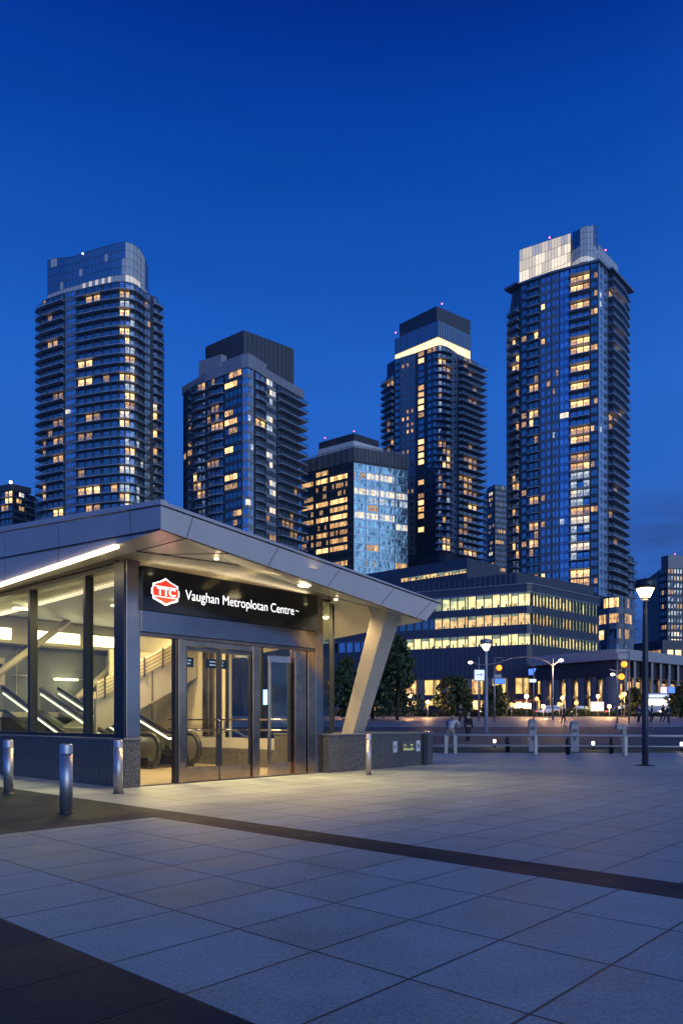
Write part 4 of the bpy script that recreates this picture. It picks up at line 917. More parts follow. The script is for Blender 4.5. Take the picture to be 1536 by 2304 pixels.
for z1, z0 in ((22.74, 22.5), (15.74, 15.6)): wallstrip(b, PEl, PE, z0, z1, .1, EW2, .5)
wallstrip(b, PEl, PE, 23.9, 24.1, .15, EW2, .7)
part('wall', b, mo)
b = MB(); fr_ = [PE.pt(x) - PE.nrm(x) * 1.6 for x in (700, 1185, 1196, 1347)]; bk = [V((p.x, p.y, 0)) for p in fr_] + [at(1347, 175), at(860, 185)]
b.prism([(p.x, p.y) for p in bk], 0, 23.5, WALLD); part('core', b, mo)
def winrow(xs, z0, z1, mfun, gap, P=PE, r=.25, root=mo, name='window', frame=MULL):
    for a, c in zip(xs, xs[1:]):
        e = (c - a) * gap / 2; a2, c2 = a + e, c - e; m = MB(); mt = mfun((a + c) / 2)
        p, q, n1, n2 = P.pt(a2), P.pt(c2), P.nrm(a2), P.nrm(c2)
        j = random.uniform(-.02, .02)
        m.face([p - n1 * (r + j) + V((0, 0, z0)), q - n2 * (r - j) + V((0, 0, z0)), q - n2 * (r - j) + V((0, 0, z1)), p - n1 * (r + j) + V((0, 0, z1))], mt)
        if mt in (OB, OG, OM):  # desks and blinds against the light
            for k in range(random.randint(1, 3)):
                t = random.uniform(.1, .8); s_ = p.lerp(q, t) - n1 * (r - .06); t_ = p.lerp(q, min(1, t + random.uniform(.08, .2))) - n1 * (r - .06)
                hh = random.uniform(.25, .55); m.face([s_ + V((0, 0, z0)), t_ + V((0, 0, z0)), t_ + V((0, 0, z0 + hh)), s_ + V((0, 0, z0 + hh))], WALLD)
            hb = random.choice((.0, .25, .45, .6)); m.face([p - n1 * (r - .04) + V((0, 0, z1 - hb)), q - n2 * (r - .04) + V((0, 0, z1 - hb)), q - n2 * (r - .04) + V((0, 0, z1)), p - n1 * (r - .04) + V((0, 0, z1))], OT)
        o = part(name, m, root)
        f_ = MB(); cc = P.pt(a) - P.nrm(a) * .1; nn = P.nrm(a); w2 = max(.05, (P.pt(a2) - P.pt(a)).length)
        f_.box(cc + V((0, 0, (z0 + z1) / 2)), w2, .14, (z1 - z0) / 2, frame, ax=(nn.y * -1, nn.x, 0), ay=nn); part('frame', f_, o)
lx = [890 + 17.6 * k for k in range(18)][:17]
grp = [760 + 17 * k for k in range(8)] + [896 + 17.1 * k for k in range(5)] + [977 + 17.2 * k for k in range(5)] + [1052 + 18.2 * k for k in range(6)] + [1150, 1165, 1180, 1194]
rx = [1198 + 7.4 * k for k in range(21)]
f1 = lambda x: OT if x < 1000 else OG if x < 1060 else OB
winrow(grp, 20.35, 22.5, f1, .10); winrow(grp, 17.2, 19.08, lambda x: WG if x < 975 else OM, .10); winrow(grp, 13.8, 15.6, lambda x: WG2 if x < 915 else OB, .10)
winrow(rx, 20.35, 22.5, lambda x: OB if x < 1290 else OG if x < 1318 and random.random() < .5 else OT, .28)
winrow(rx, 17.2, 19.08, lambda x: OM if random.random() < .85 - (x - 1198) / 400 else OT, .28); winrow(rx, 13.8, 15.6, lambda x: OB if x < 1300 and random.random() < .8 else OG, .28)
# two open base storeys with piers
px_ = list(range(752, 1200, 56))
b = MB()
for x in [760, 830, 900, 946, 1000, 1052, 1098, 1150, 1200, 1238, 1262, 1290, 1318, 1345]:
    p = PE.pt(x); b.prism([(p.x - .7, p.y - .2), (p.x + .7, p.y - .2), (p.x + .7, p.y + 1.5), (p.x - .7, p.y + 1.5)], 1.6, 8.3, EW)
wallstrip(b, PEl, PE, 4.6, 5.5, -.3, EW, .4)
part('pier', b, mo)
bx = [770, 800, 832, 866, 905, 925, 950, 975, 1003, 1029, 1055, 1076, 1100, 1125, 1152, 1175, 1198, 1218, 1240, 1262, 1290, 1318, 1345]
winrow(bx, 5.6, 8.2, lambda x: random.choice((SH, SH, LM)) if x < 1240 else LM, .08, r=1.0); winrow(bx, 1.9, 4.5, lambda x: random.choice((SH, SH, SH, LB, LM)), .10, r=1.0)
# roof storeys
def slabtop(name, l, c, r, z0, z1, mt): return boxtop(mo, name, l, c, r, z0, z1, mt)
slabtop('roof_storey', (760, 152), (1163, 130), (1335, 143.5), 23.6, zz(1288, 130), EW)
slabtop('penthouse', (790, 172), (1050, 152), (1124, 160), zz(1300, 150), zz(1255, 152), EW)
Pq = Path([(790, 172), (1050, 152)]); winrow([902 + 16.4 * k for k in range(10)], zz(1307, 161), zz(1299, 161), lambda x: OM, .12, Pq, r=-.1)
b = MB()
for k in range(34):
    x = 780 + k * 11.5; p = Path([(760, 152), (1163, 130)]).pt(x); b.box(V((p.x, p.y - .05, (23.6 + zz(1288, 130)) / 2)), .05, .05, (zz(1288, 130) - 23.6) / 2 - .1, MULL)
part('cladding_joint', b, mo, kind='stuff'); b = MB()
for k in range(40):
    x = 760 + k * 11; p = PE.pt(x); q = PE.nrm(x); b.box(p + q * .03 + V((0, 0, 11.0)), .035, .03, 2.6, MULL, ax=(-q.y, q.x, 0), ay=q)
part('cladding_joint', b, mo, kind='stuff')
# ================================================================== COLONNADE BUILDING
cn = thing('colonnade_building', 'low building with white roof edge over tall dark columns on the right', 'building', at(1400, 118, 1.65))
PF = Path([(1200, 117.5), (1385, 104.5), (1395, 104.8), (1640, 128)])
fx = [1200, 1260, 1320, 1385, 1395, 1460, 1536, 1640]
WF = mat('roof_edge_white', (.30, .31, .34), .5, var=.05)
b = MB(); wallstrip(b, fx, PF, 9.6, 11.05, .9, WF, 1.2); rp = [PF.pt(x) for x in (1200, 1385, 1395, 1640)]; b.prism([(p.x, p.y) for p in rp] + [(at(1640, 150).x, 150), (at(1230, 150).x, 150)], 10.3, 10.8, WF); part('roof', b, cn)
b = MB(); wallstrip(b, fx, PF, 7.25, 9.6, 0, mat('colonnade_band', (.035, .035, .042), .5, var=.1), 1.0); part('wall', b, cn)
b = MB(); wallstrip(b, fx, PF, 1.6, 9.5, -4.5, WALLD, .3); part('rear_wall', b, cn)
COLM = mat('colonnade_column', (.13, .12, .13), .55, var=.1)
for x, r in ((1222, .75), (1250, .75), (1278, .8), (1306, .8), (1334, .8), (1369, 1.15)):
    b = MB(); p = PF.pt(x) - PF.nrm(x) * .6; b.lathe(V((p.x, p.y, 1.6)), [(r * 1.05, 0), (r, .3), (r, 5.7)], COLM, 16); part('column', b, cn)
for k in range(13):
    x = 1402 + k * 19.5; b = MB(); p = PF.pt(x) + PF.nrm(x) * .3; b.box(V((p.x, p.y, 5.6)), .16, .3, 4.0, EW2); part('pier', b, cn)
winrow([1205 + 14 * k for k in range(12)], 4.8, 6.9, lambda x: random.choice((LM, SH, LM, SH)), .12, PF, r=4.3, root=cn)
winrow([1205 + 14 * k for k in range(12)], 1.9, 4.3, lambda x: random.choice((SH, SH, LM, SH)), .12, PF, r=4.3, root=cn)
winrow([1405 + 19.5 * k for k in range(11)], 4.6, 7.0, lambda x: random.choice((LM, WG, LM, SH)), .25, PF, r=4.3, root=cn)
winrow([1405 + 19.5 * k for k in range(11)], 1.9, 4.1, lambda x: random.choice((SH, LM, SH, WG)), .25, PF, r=4.3, root=cn)
for x in (1236, 1264, 1292, 1320, 1350, 1420, 1480):
    p = PF.pt(x) - PF.nrm(x) * 2.4; b = MB(); b.box(V((p.x, p.y, 7.2)), .5, .12, .04, mat('colonnade_lamp', (.9, .8, .6), .4, em=(1, .6, .25), es=3)); lo2 = part('ceiling_light', b, cn)
    lamp('AREA', V((p.x, p.y, 7.1)), 260, (1, .58, .25), lo2, .6)
# low dark building behind at the right
b = MB(); p = [at(1425, 190), at(1490, 180), at(1700, 186), at(1700, 215), at(1430, 215)]; b.prism([(q.x, q.y) for q in p], 1.6, zz(1440, 180), WALLD)
lo_ = thing('low_building', 'low dark flat roofed building behind the colonnade at the right edge', 'building', at(1520, 195, 1.6)); part('wall', b, lo_)
PG = Path([(1425, 190), (1490, 180), (1700, 186)]); winrow([1440, 1452, 1464, 1476, 1488], zz(1475, 185), zz(1466, 185), lambda x: LD, .2, PG, r=-.1, root=lo_); winrow([1498, 1516, 1534], zz(1476, 182), zz(1464, 182), lambda x: LB, .3, PG, r=-.1, root=lo_)

# ================================================================== STREET LIFE
TRUNK = mat('bark', (.05, .04, .03), .9, var=.2, vscale=8)
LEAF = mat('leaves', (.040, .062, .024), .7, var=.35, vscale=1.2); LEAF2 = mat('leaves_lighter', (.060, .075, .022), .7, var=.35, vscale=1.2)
def tree(px, d, ytop, wpx, lab, leaf=LEAF, n=2600, cone=.6, ybot=None):
    zg = gz(d); zt = zz(ytop, d); h = zt - zg; r = wpx / 2 / F * d; p = at(px, d, zg); rnd = random.Random(int(px * 7 + ytop))
    o = thing('tree', lab, 'tree', p, 'trees along the far side of the plaza')
    b = MB(); b.tube([p, p + V((.1, 0, h * .3)), p + V((0, .05, h * .6)), p + V((.05, 0, h * .92))], [.04 * h ** .5 + .06, .14, .08, .02], TRUNK, 7)
    for k in range(9):
        a = rnd.uniform(0, 2 * pi); z = h * rnd.uniform(.25, .7); l = r * .7 * (1 - z / h * .6); b.tube([p + V((0, 0, z)), p + V((cos(a) * l * .5, sin(a) * l * .5, z + l * .3)), p + V((cos(a) * l, sin(a) * l, z + l * .7))], [.05, .035, .012], TRUNK, 5)
    part('trunk', b, o)
    m = MB(); cl = []
    for k in range(46):
        t = rnd.random() ** .8; z = h * (.13 + .82 * t); rr = r * (sin(pi * min(1, (t * .86 + .14)) ** cone)) ** .7 if cone < 1 else r * (1 - t) ** .7
        rr = r * (sin(pi * (.16 + .82 * t)) ** .65 if cone < .5 else (1 - t ** 1.9) ** .8 * (.75 + .25 * min(1, t * 5))); a = rnd.uniform(0, 2 * pi); q = rr * sqrt(rnd.uniform(.15, 1)) * .86
        cl.append((V((cos(a) * q, sin(a) * q, z)), rnd.uniform(.28, .5) * r * (1 - t * .45)))
    for k in range(n):
        c, cr = rnd.choice(cl); v = V((rnd.gauss(0, 1), rnd.gauss(0, 1), rnd.gauss(0, .8))).normalized() * cr * rnd.uniform(.5, 1.05); q = p + c + v; s = rnd.uniform(.13, .28)
        a = V((rnd.gauss(0, 1), rnd.gauss(0, 1), rnd.gauss(0, .6))).normalized(); e = a.orthogonal().normalized(); g_ = a.cross(e)
        m.face([q + e * s, q + g_ * s * .7, q - e * s, q - g_ * s * .7], LEAF2 if rnd.random() < .2 else leaf)
    part('crown', m, o); return o
tree(893, 76, 1432, 122, 'tallest dark pointed tree right of the raking column', n=6500)
tree(838, 80, 1452, 96, 'dark tree directly behind the raking column', n=4200)
tree(778, 78, 1478, 96, 'dark tree at the left of the raking column', n=4200)
tree(1018, 88, 1520, 88, 'rounded tree before the office base left of the tall white sign', n=3600, cone=.3)
tree(1046, 86, 1552, 42, 'small yellowish tree lit by street lamps beside the rounded tree', LEAF2, 1100, cone=.3)
tree(1112, 90, 1545, 66, 'dark spreading tree just right of the grey lamp post', n=2400, cone=.3)
tree(1425, 92, 1548, 50, 'small dark tree between the signal poles and the big lamp post', n=1700, cone=.3)
tree(1530, 86, 1545, 62, 'lamplit green tree at the right edge of the plaza', LEAF2, 2200, cone=.3)
# hedge masses along the street
HG = MB(); rnd = random.Random(3)
for k in range(5200):
    x = rnd.uniform(740, 1560); d = rnd.uniform(93.5, 95.5); q = at(x, d, 1.6 + rnd.uniform(0, .75 + .35 * sin(x * .05))); s = rnd.uniform(.08, .2)
    a = V((rnd.gauss(0, 1), rnd.gauss(0, 1), rnd.gauss(0, .6))).normalized(); e = a.orthogonal().normalized(); g_ = a.cross(e); HG.face([q + e * s, q + g_ * s, q - e * s, q - g_ * s], LEAF)
solo('hedge_planting', HG, 'low dark planting along the street kerb', None, kind='stuff')

GP = mat('galvanised_pole', (.30, .30, .31), .4, .5)
AMB = mat('amber_light', (.8, .4, .05), .4, em=(1, .30, .02), es=2.4); WARMB = mat('warm_globe', (.9, .7, .4), .4, em=(1, .33, .05), es=2.2); COOLB = mat('cool_globe', (.9, .9, .9), .4, em=(1, .88, .7), es=7)
def pole(o, px, d, ytop, r=.09, name='pole'):
    b = MB(); zg = gz(d); b.tube([at(px, d, zg), at(px, d, zz(ytop, d))], [r, r * .65], GP, 8); return part(name, b, o)
# double-armed street light
d = 78
o = thing('street_light', 'curved twin-armed roadside light right of the blue banner', 'street light', at(1243, d, gz(d))); pole(o, 1243, d, 1480, .11)
b = MB(); b.tube([at(1243, d, zz(1500, d)), at(1250, d, zz(1492, d)), at(1260, d, zz(1486, d))], .05, GP, 6); part('arm', b, o)
b = MB(); b.tube([at(1243, d, zz(1502, d)), at(1232, d, zz(1490, d)), at(1210, d, zz(1481, d)), at(1180, d, zz(1478, d)), at(1150, d, zz(1481, d)), at(1133, d, zz(1487, d))], .05, GP, 6); part('arm', b, o)
b = MB(); b.ball(at(1262, d, zz(1486, d)), .24, COOLB, 10, .6); l_ = part('lamp_head', b, o); lamp('POINT', at(1262, d - .5, zz(1492, d)), 700, (1, .6, .3), l_, .2)
# left light and sign pole
d = 72
o = thing('street_light', 'single-arm roadside light carrying a square white sign', 'street light', at(1077, d, gz(d))); pole(o, 1077, d, 1478, .09)
b = MB(); b.tube([at(1077, d, zz(1497, d)), at(1066, d, zz(1492, d)), at(1060, d, zz(1491, d))], .05, GP, 6); part('arm', b, o)
b = MB(); b.tube([at(1077, d, zz(1496, d)), at(1100, d, zz(1495, d)), at(1130, d, zz(1489, d))], .05, GP, 6); part('arm', b, o)
b = MB(); b.ball(at(1058, d, zz(1491, d)), .22, COOLB, 10, .6); part('lamp_head', b, o)
SW = mat('sign_face_white', (.7, .75, .8), .4, em=(.75, .88, 1), es=.9); SB = mat('sign_face_blue', (.05, .15, .6), .4, em=(.08, .25, 1), es=1.1)
def signbox(x0, x1, y0, y1, d, mt, lab, name='street_sign', frame=True, group=None):
    c = at((x0 + x1) / 2, d, zz((y0 + y1) / 2, d)); wx = (x1 - x0) / F * d / 2; wz = (y1 - y0) / F * d / 2
    o = thing(name, lab, 'sign', c, group)
    b = MB(); b.box(c, wx, .08, wz, mt); part('sign_face', b, o)
    b = MB()
    for s in (-1, 1): b.box(c + V((0, 0, s * (wz + .03))), wx + .05, .1, .03, GP); b.box(c + V((s * (wx + .03), 0, 0)), .03, .1, wz, GP)
    part('frame', b, o); return o
o = signbox(1067, 1090, 1508, 1531, 71.7, SW, 'square white lit sign fixed to the single-arm street light')
b = MB()
c = at(1078, 71.58, zz(1519, 71.6))
for k in range(6): b.box(c + V((-.28 + k * .11, 0, .03)), .035, .01, random.uniform(.05, .09), mat('sign_grey', (.3, .35, .4), .5))
part('sign_marks', b, o)
signbox(1110, 1134, 1528, 1538, 71, SB, 'wide blue lit sign below the left amber signal')
signbox(1112, 1126, 1519, 1524, 71.2, mat('sign_face_grey', (.45, .47, .5), .5), 'small grey street name plate above the wide blue sign')
# banner pole
d = 74
o = thing('banner_pole', 'thin pole with angled blue banner over a white plate', 'banner pole', at(1200, d, gz(d))); pole(o, 1200, d, 1492, .07)
b = MB(); b.hull8([at(1189, d, zz(1519, d)), at(1199, d, zz(1519, d)), at(1199, d + .08, zz(1519, d)), at(1189, d + .08, zz(1519, d))], [at(1188, d, zz(1506, d)), at(1206, d, zz(1504, d)), at(1206, d + .08, zz(1504, d)), at(1188, d + .08, zz(1506, d))], SB); part('banner', b, o)
b = MB(); b.box(at(1198, d - .1, zz(1532, d)), .33, .05, .16, SW); part('plate', b, o)
# signal masts
def signal(o, px, y, d):
    b = MB(); c = at(px, d, zz(y, d)); b.box(c + V((0, .05, -.1)), .19, .1, .52, mat('signal_body', (.03, .03, .03), .5)); h_ = part('signal_head', b, o)
    b = MB(); b.ball(c + V((0, -.07, 0)), .27, AMB, 12); l_ = part('signal_lens', b, h_); return l_
d = 70
o = thing('traffic_signal', 'signal mast with glowing amber light left of the curved street light', 'traffic signal', at(1112, d, gz(d))); pole(o, 1112, d, 1480, .08)
b = MB(); b.tube([at(1112, d, zz(1480, d)), at(1131, d, zz(1480, d)), at(1130, d, zz(1488, d))], .04, GP, 6); part('arm', b, o); signal(o, 1122, 1503, d)
d = 66
o = thing('traffic_signal', 'tall twin signal mast with two amber lights before the colonnade', 'traffic signal', at(1388, d, gz(d))); pole(o, 1388, d, 1469, .08); pole(o, 1415, d, 1466, .08)
b = MB(); b.tube([at(1388, d, zz(1470, d)), at(1414, d, zz(1468, d))], .05, GP, 6); part('arm', b, o)
b = MB(); b.tube([at(1388, d, zz(1481, d)), at(1365, d, zz(1477, d)), at(1320, d, zz(1474, d)), at(1262, d, zz(1476, d))], .05, GP, 6); part('arm', b, o)
b = MB(); b.tube([at(1370, d, zz(1506, d)), at(1388, d, zz(1510, d)), at(1412, d, zz(1507, d))], .05, GP, 6); part('arm', b, o)
signal(o, 1403, 1495, d); signal(o, 1397, 1523, d)
b = MB(); b.ball(at(1378, d, zz(1518, d)), .2, COOLB, 8, .6); part('lamp_head', b, o)
# screens at the right
d = 70
o = thing('banner_pole', 'slim pole carrying one white and one blue lit panel at the right', 'banner pole', at(1502, d, gz(d))); pole(o, 1502, d, 1520, .06)
for x0, x1, m_ in ((1486, 1499, mat('sign_face_rose', (.7, .65, .7), .4, em=(1, .8, .85), es=.9)), (1504, 1517, SB)):
    b = MB(); b.box(at((x0 + x1) / 2, d, zz(1553, d)), (x1 - x0) / F * d / 2, .06, .28, m_); part('panel', b, o)
b = MB(); b.box(at(1502, d, zz(1545, d)), .5, .04, .03, GP); part('arm', b, o)
signbox(1328, 1357, 1580, 1600, 96, mat('billboard_glow', (.9, .85, .5), .4, em=(1, .86, .42), es=2.4), 'bright cream lit billboard between the colonnade columns', 'billboard')
# globe lamps
gl_ = [(922, 1567, 1, 'orange globe lamp nearest the tall pointed tree'), (930, 1546, 1, 'upper orange globe lamp right of the tall pointed tree'), (1184, 1567, 0, 'white globe lamp left of the banner pole foot'), (1207, 1573, 1, 'orange globe lamp right of the banner pole'),
       (1265, 1571, 1, 'bright orange globe lamp right of the curved street light'), (1258, 1585, 1, 'lower orange globe lamp beside the bright orange one'), (1345, 1567, 1, 'orange globe lamp above the cream billboard'), (1397, 1567, 1, 'left one of two orange globes between the signal poles'), (1404, 1562, 1, 'right one of two orange globes between the signal poles'),
       (742, 1540, 1, 'orange globe lamp seen through the narrow glass panel'), (776, 1536, 1, 'orange globe lamp between the glass panel and the raking column'), (1531, 1588, 0, 'white globe lamp at the right edge'),
       (962, 1580, 1, 'low orange globe lamp left of the rounded tree'), (1150, 1586, 1, 'low orange globe lamp left of the lit kiosk'), (1222, 1590, 1, 'low orange globe lamp right of the lit kiosk'), (1296, 1582, 1, 'orange globe lamp before the round columns, left of the billboard'), (1370, 1590, 1, 'low orange globe lamp between the billboard and the signal mast'), (1440, 1588, 1, 'low orange globe lamp just left of the big lamp post')]
for i, (x, y, wm, lb) in enumerate(gl_):
    d = 86 + (i * 37 % 7); o = thing('globe_lamp', lb, 'street lamp', at(x, d, gz(d)), 'small globe lamps along the street'); pole(o, x, d, y + 3, .05)
    b = MB(); b.ball(at(x, d, zz(y, d)), .26, WARMB if wm else COOLB, 10); l_ = part('globe', b, o)
    if i % 2 == 0: lamp('POINT', at(x, d - .6, zz(y, d)), 450, (1, .52, .2), l_, .2)
# cars and bus
def car(px, d, lab, col, dirx=1, L=4.4):
    p = at(px, d, gz(d)); o = thing('parked_car', lab, 'car', p, 'cars on the far street'); CP = mat('car_paint_%d' % int(sum(col) * 1000), col, .25, .2, coat=.5)
    prof = [(-2.2, .3), (-2.2, .75), (-1.55, .88), (-.95, 1.38), (.55, 1.42), (1.25, .95), (2.05, .8), (2.2, .55), (2.2, .3)]
    b = MB(); b.hull8([p + V((x * dirx, -.85, z)) for x, z in prof][::dirx], [p + V((x * dirx, .85, z)) for x, z in prof][::dirx], CP); part('body', b, o, bevel=.04)
    b = MB(); q = [(-1.3, .92), (-.88, 1.3), (.5, 1.33), (1.0, .95)]; b.face([p + V((x * dirx, -.862, z)) for x, z in q], WG); part('window', b, o)
    for x in (-1.35, 1.35):
        b = MB(); b.tube([p + V((x, -.9, .32)), p + V((x, -.66, .32))], .32, RUBBER, 14); wo = part('wheel', b, o); b = MB(); b.tube([p + V((x, -.915, .32)), p + V((x, -.89, .32))], .19, STEEL, 10); part('rim', b, wo)
    for nm, x, m_ in (('headlight', 2.2, COOLB), ('tail_light', -2.2, mat('tail_red', (.6, .02, .02), .4, em=(1, .04, .02), es=5))):
        b = MB(); b.box(p + V((x * dirx, -.6, .62)), .05, .2, .07, m_); part(nm, b, o)
car(1243, 97, 'white car on the street beneath the curved twin-armed light', (.6, .6, .62)); car(975, 98, 'dark car parked left of the rounded tree', (.04, .04, .05), -1); car(1040, 98, 'dark red car parked below the small yellowish tree', (.12, .02, .02))
car(1300, 98, 'black car parked in front of the round columns', (.03, .03, .035), -1); car(1398, 97.5, 'silver car with red tail light passing under the amber signals', (.35, .36, .4)); car(1520, 97, 'dark blue car near the right edge of the street', (.03, .04, .1), -1); car(880, 98, 'dark car with red tail light beneath the tallest tree', (.05, .05, .06)); car(1135, 98, 'grey car parked behind the dark spreading tree', (.15, .15, .16), -1)
d = 101; p = at(1474, d, 1.65); o = thing('city_bus', 'white lit city bus passing behind the big lamp post', 'bus', p)
b = MB(); b.box(p + V((0, 0, 1.75)), 2.6, 1.2, 1.35, mat('bus_paint', (.6, .62, .66), .3)); part('body', b, o, bevel=.15)
b = MB(); b.box(p + V((0, -1.215, 1.9)), 2.35, .02, .42, mat('bus_window', (.5, .5, .4), .3, em=(1, .88, .62), es=2.2)); part('window', b, o)
b = MB(); b.box(p + V((.1, -1.22, 2.72)), 1.6, .03, .16, SW); part('destination_board', b, o)
for x in (-1.6, 1.6):
    b = MB(); b.tube([p + V((x, -1.24, .45)), p + V((x, -.9, .45))], .45, RUBBER, 14); part('wheel', b, o)
# lit stall
p = at(1176, 96.5, 1.65); o = thing('market_kiosk', 'brightly lit kiosk stall at the street edge left of the banner pole', 'kiosk', p)
b = MB(); b.box(p + V((0, 0, .5)), 1.2, .7, .5, mat('kiosk_wood', (.3, .12, .06), .6)); part('counter', b, o); b = MB(); b.box(p + V((0, .1, 1.35)), 1.05, .1, .33, mat('kiosk_glow', (.9, .8, .6), .4, em=(1, .82, .5), es=3.5)); part('lit_panel', b, o)
b = MB(); b.hull8([p + V((-1.4, -.9, 1.85)), p + V((1.4, -.9, 1.85)), p + V((1.4, .8, 1.95)), p + V((-1.4, .8, 1.95))], [p + V((-1.1, -.3, 2.15)), p + V((1.1, -.3, 2.15)), p + V((1.1, .5, 2.2)), p + V((-1.1, .5, 2.2))], mat('kiosk_roof', (.4, .1, .05), .6)); part('roof', b, o)

# ================================================================== RAILING AND PLAZA FURNITURE
RW = mat('rail_paint', (.40, .38, .36), .4, .3, var=.05)
fr = thing('railing', 'long low two-bar metal railing crossing the plaza', 'railing', at(1200, 27.6))
def ry(x): return 27.8 - (x - 985) * .0032
for zt, r in ((.70, .045), (.33, .028)):
    b = MB(); b.tube([at(x, ry(x), zt) for x in (960, 1080, 1200, 1320, 1440, 1600)], r, RW, 8); part('rail', b, fr)
for x in (1003, 1024, 1205, 1407, 1590):
    b = MB(); p = at(x, ry(x), 0); b.box(p + V((0, 0, .36)), .06, .04, .36, RW); part('post', b, fr, bevel=.01)
def payst(x, y0, d, lab):
    p = at(x, d); h = zz(y0, d); o = thing('service_pillar', lab, 'pillar', p, 'grey service pillars behind the railing'); G_ = mat('pillar_grey', (.27, .27, .28), .45, .2)
    b = MB(); b.hull8([p + V((-.17, -.11, 0)), p + V((.17, -.11, 0)), p + V((.17, .11, 0)), p + V((-.17, .11, 0))], [p + V((-.145, -.1, h - .1)), p + V((.145, -.1, h - .1)), p + V((.145, .1, h - .1)), p + V((-.145, .1, h - .1))], G_); part('body', b, o, bevel=.02)
    b = MB(); b.hull8([p + V((-.15, -.12, h - .1)), p + V((.15, -.12, h - .1)), p + V((.15, .11, h - .1)), p + V((-.15, .11, h - .1))], [p + V((-.11, -.06, h)), p + V((.11, -.06, h)), p + V((.11, .09, h)), p + V((-.11, .09, h))], G_); part('cap', b, o, bevel=.015)
    b = MB(); b.box(p + V((0, -.115, h - .35)), .09, .012, .07, mat('slot_dark', (.08, .09, .1), .4)); b.box(p + V((0, -.122, .55)), .05, .01, .1, mat('slot_dark')); part('slot', b, o)
payst(1197, 1619, 29.5, 'grey service pillar left of the middle railing post'); payst(1291, 1624, 29.2, 'grey service pillar with dark rounded cap between the railing posts')
p = at(1397, 28.6); o = thing('service_pillar', 'angled grey pipe fixture behind the railing left of the big lamp post', 'pillar', p, 'grey service pillars behind the railing')
b = MB(); b.box(p + V((.1, 0, .5)), .07, .07, .5, mat('pillar_grey')); part('post', b, o, bevel=.01); b = MB(); b.box(p + V((-.02, -.02, .98)), .19, .1, .09, mat('pillar_grey')); part('head', b, o, bevel=.02)
for x, d, lb in ((1142, 29, 'short black post behind the railing left of the service pillars'), (1277, 27.2, 'short black post right beside the capped service pillar'), (1375, 28, 'short black post left of the angled pipe fixture')):
    p = at(x, d); b = MB(); b.lathe(p, [(.085, 0), (.085, .5), (.07, .56), (.05, .58), (.05, .64), (.02, .68)], mat('post_black', (.015, .017, .02), .4), 14); solo('short_post', b, lb, 'bollard', 'short black posts by the railing', loc=p)
for x, d, lb in ((1112, 33, 'small glowing marker light behind the railing at the left'), (1334, 31, 'small glowing marker light behind the railing in the middle'), (1533, 30, 'small glowing marker light behind the railing at the right edge')):
    zq = gz(d); p = at(x, d, zq); o = thing('marker_light', lb, 'light', p, 'marker lights in the lawn'); b = MB(); b.lathe(p, [(.05, 0), (.05, .22)], mat('post_black'), 10); part('stem', b, o); b = MB(); b.lathe(p, [(.055, .22), (.055, .36)], COOLB, 10); g0 = part('lens', b, o); lamp('POINT', p + V((0, -.1, .45)), 8, (1, .75, .45), g0, .05)
# display totem seen through the entrance
p = at(600, 40, gz(40)); o = thing('display_totem', 'blue lit display totem seen through the open side door', 'display', p); b = MB(); b.box(p + V((0, 0, 1.4)), .28, .1, 1.4, DARK); part('casing', b, o); b = MB(); b.box(p + V((0, -.11, 2.25)), .22, .015, .4, mat('screen_blue', (.3, .5, .9), .4, em=(.35, .62, 1), es=2.5)); part('screen', b, o)

# ================================================================== PEOPLE
SKIN = mat('skin', (.35, .22, .16), .5); HAIR = mat('hair_black', (.01, .01, .012), .5)
def skinmesh(name, verts, edges, mt, parent, root=0):
    me = bpy.data.meshes.new(name); me.from_pydata([v[:3] for v in verts], edges, []); ob = bpy.data.objects.new(name, me); COL.objects.link(ob)
    m = ob.modifiers.new('s', 'SKIN'); m2 = ob.modifiers.new('b', 'SUBSURF'); m2.levels = 1; m2.render_levels = 1
    for i, v in enumerate(verts): sv = me.skin_vertices[0].data[i]; sv.radius = (v[3], v[4] if len(v) > 4 else v[3]); sv.use_root = i == root
    bpy.context.view_layer.update(); dg = bpy.context.evaluated_depsgraph_get(); nm = bpy.data.meshes.new_from_object(ob.evaluated_get(dg)); bpy.data.objects.remove(ob)
    nm.materials.clear(); nm.materials.append(mt)
    for f_ in nm.polygons: f_.use_smooth = True; f_.material_index = 0
    o = bpy.data.objects.new(name, nm); COL.objects.link(o)
    if parent is not None: o.parent = parent
    return o
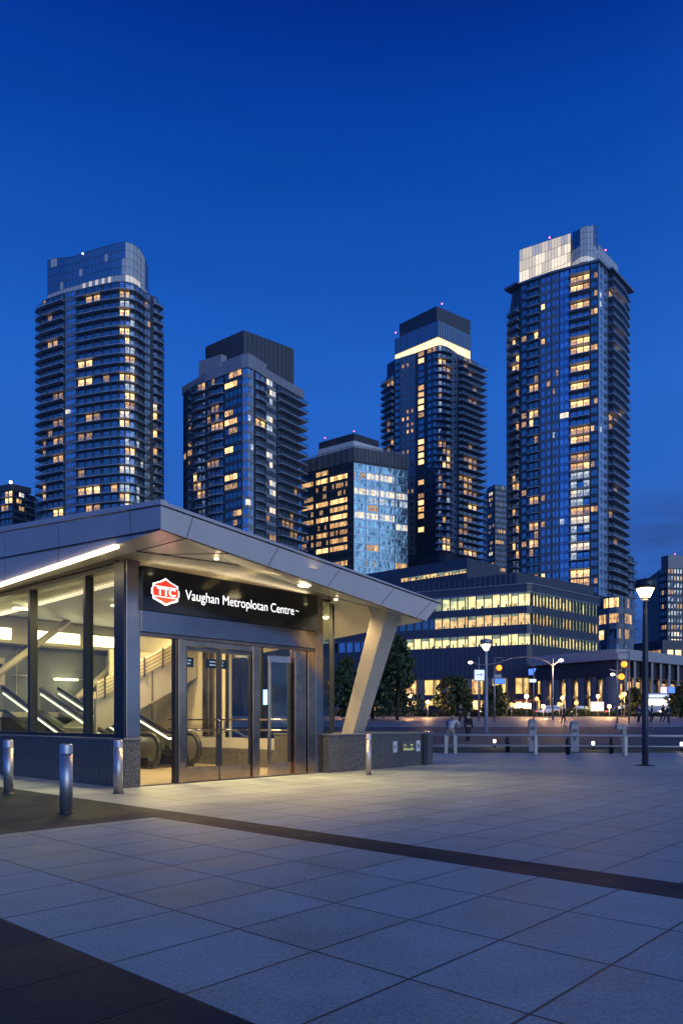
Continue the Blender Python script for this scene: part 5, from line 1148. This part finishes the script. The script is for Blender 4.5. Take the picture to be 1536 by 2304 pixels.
def person(p, lab, top, legs, lean=0.0, rz=0.0, k=1.0, walk=.12, arms='down', group=None, legc=None):
    T = mat('cloth_top_%d' % int(sum(top) * 1000), top, .8); Lg = mat('cloth_leg_%d' % int(sum(legs) * 1000), legs, .8)
    hz_ = .93; ty = sin(lean); tz = cos(lean)
    def tp(l, x=0, o=0): return (x, -l * ty + o * tz * 0 - 0, hz_ + l * tz)
    sh, nk, hd = tp(.47), tp(.56), tp(.68); hd = (0, hd[1] - .03, hd[2])
    if arms == 'lean': hands = [(-.2, -.47 * ty - .28, hz_ + .05), (.2, -.47 * ty - .3, hz_ + .05)]; el = [(-.24, -.47 * ty - .06, hz_ + .2), (.24, -.47 * ty - .06, hz_ + .2)]
    else: hands = [(-.22, -.02, hz_ - .1), (.22, -.1, hz_ - .08)]; el = [(-.23, .02, hz_ + .15), (.23, .0, hz_ + .15)]
    W = walk
    vs = [(0, 0, hz_, .12, .10), tp(.25) + (.115, .09), sh + (.12, .09), nk + (.055,), hd + (.085, .10), (hd[0], hd[1], hd[2] + .1, .075, .085),
          (-.18, sh[1], sh[2] + .0, .055), el[0] + (.042,), hands[0] + (.03,), (.18, sh[1], sh[2], .055), el[1] + (.042,), hands[1] + (.03,),
          (-.1, 0, hz_ - .08, .085), (-.11, -W * .5, .49, .055), (-.12, W * .3, .09, .036), (-.12, W * .3 - .14, .04, .035),
          (.1, 0, hz_ - .08, .085), (.11, W * .6, .49, .055), (.12, W, .09, .036), (.12, W - .14, .04, .035)]
    ed = [(0, 1), (1, 2), (2, 3), (3, 4), (4, 5), (2, 6), (6, 7), (7, 8), (2, 9), (9, 10), (10, 11), (0, 12), (12, 13), (13, 14), (14, 15), (0, 16), (16, 17), (17, 18), (18, 19)]
    o = skinmesh('person', vs, ed, SKIN, None); tag(o, lab, 'person', group); o.location = p; o.rotation_euler = (0, 0, rz); o.scale = (k, k, k)
    g_ = lambda v, e: v[:3] + tuple(r + e for r in v[3:])
    t = [g_(vs[i], .014) for i in (0, 1, 2, 6, 7, 8, 9, 10, 11)]; skinmesh('jacket', t, [(0, 1), (1, 2), (2, 3), (3, 4), (4, 5), (2, 6), (6, 7), (7, 8)], T, o)
    t = [g_(vs[i], .012) for i in (0, 12, 13, 14, 16, 17, 18)]; skinmesh('trousers', t, [(0, 1), (1, 2), (2, 3), (0, 4), (4, 5), (5, 6)], Lg, o)
    t = [(hd[0], hd[1] + .03, hd[2] + .02, .09, .09), (hd[0], hd[1] + .01, hd[2] + .11, .085, .09)]; skinmesh('hair', t, [(0, 1)], HAIR, o)
    return o
person(at(1013, 28.7), 'person in white top and pale trousers leaning on the railing', (.5, .5, .47), (.30, .25, .19), lean=.75, rz=R(160), arms='lean', k=.97)
person(at(1053, 36, gz(36)), 'person dressed in black standing beyond the railing', (.015, .015, .02), (.02, .02, .03), rz=R(30), k=.9)
for x, d, lb, c1, rz in ((1035, 70, 'distant walker in dark coat beside the single-arm light', (.02, .02, .03), 20), (1268, 62, 'distant walker in dark clothes right of the curved street light', (.03, .03, .05), 80), (1437, 66, 'walker in dark blue left of the big lamp post', (.02, .03, .08), 10), (1466, 66, 'walker in black right of the big lamp post', (.015, .015, .02), 60), (1491, 68, 'walker in brown left of the panel pole', (.08, .04, .03), 100), (1503, 64, 'walker in navy standing at the panel pole', (.02, .03, .07), 200)):
    person(at(x, d, gz(d)), lb, c1, (.02, .02, .035), rz=R(rz), walk=.2, group='people walking on the far plaza')
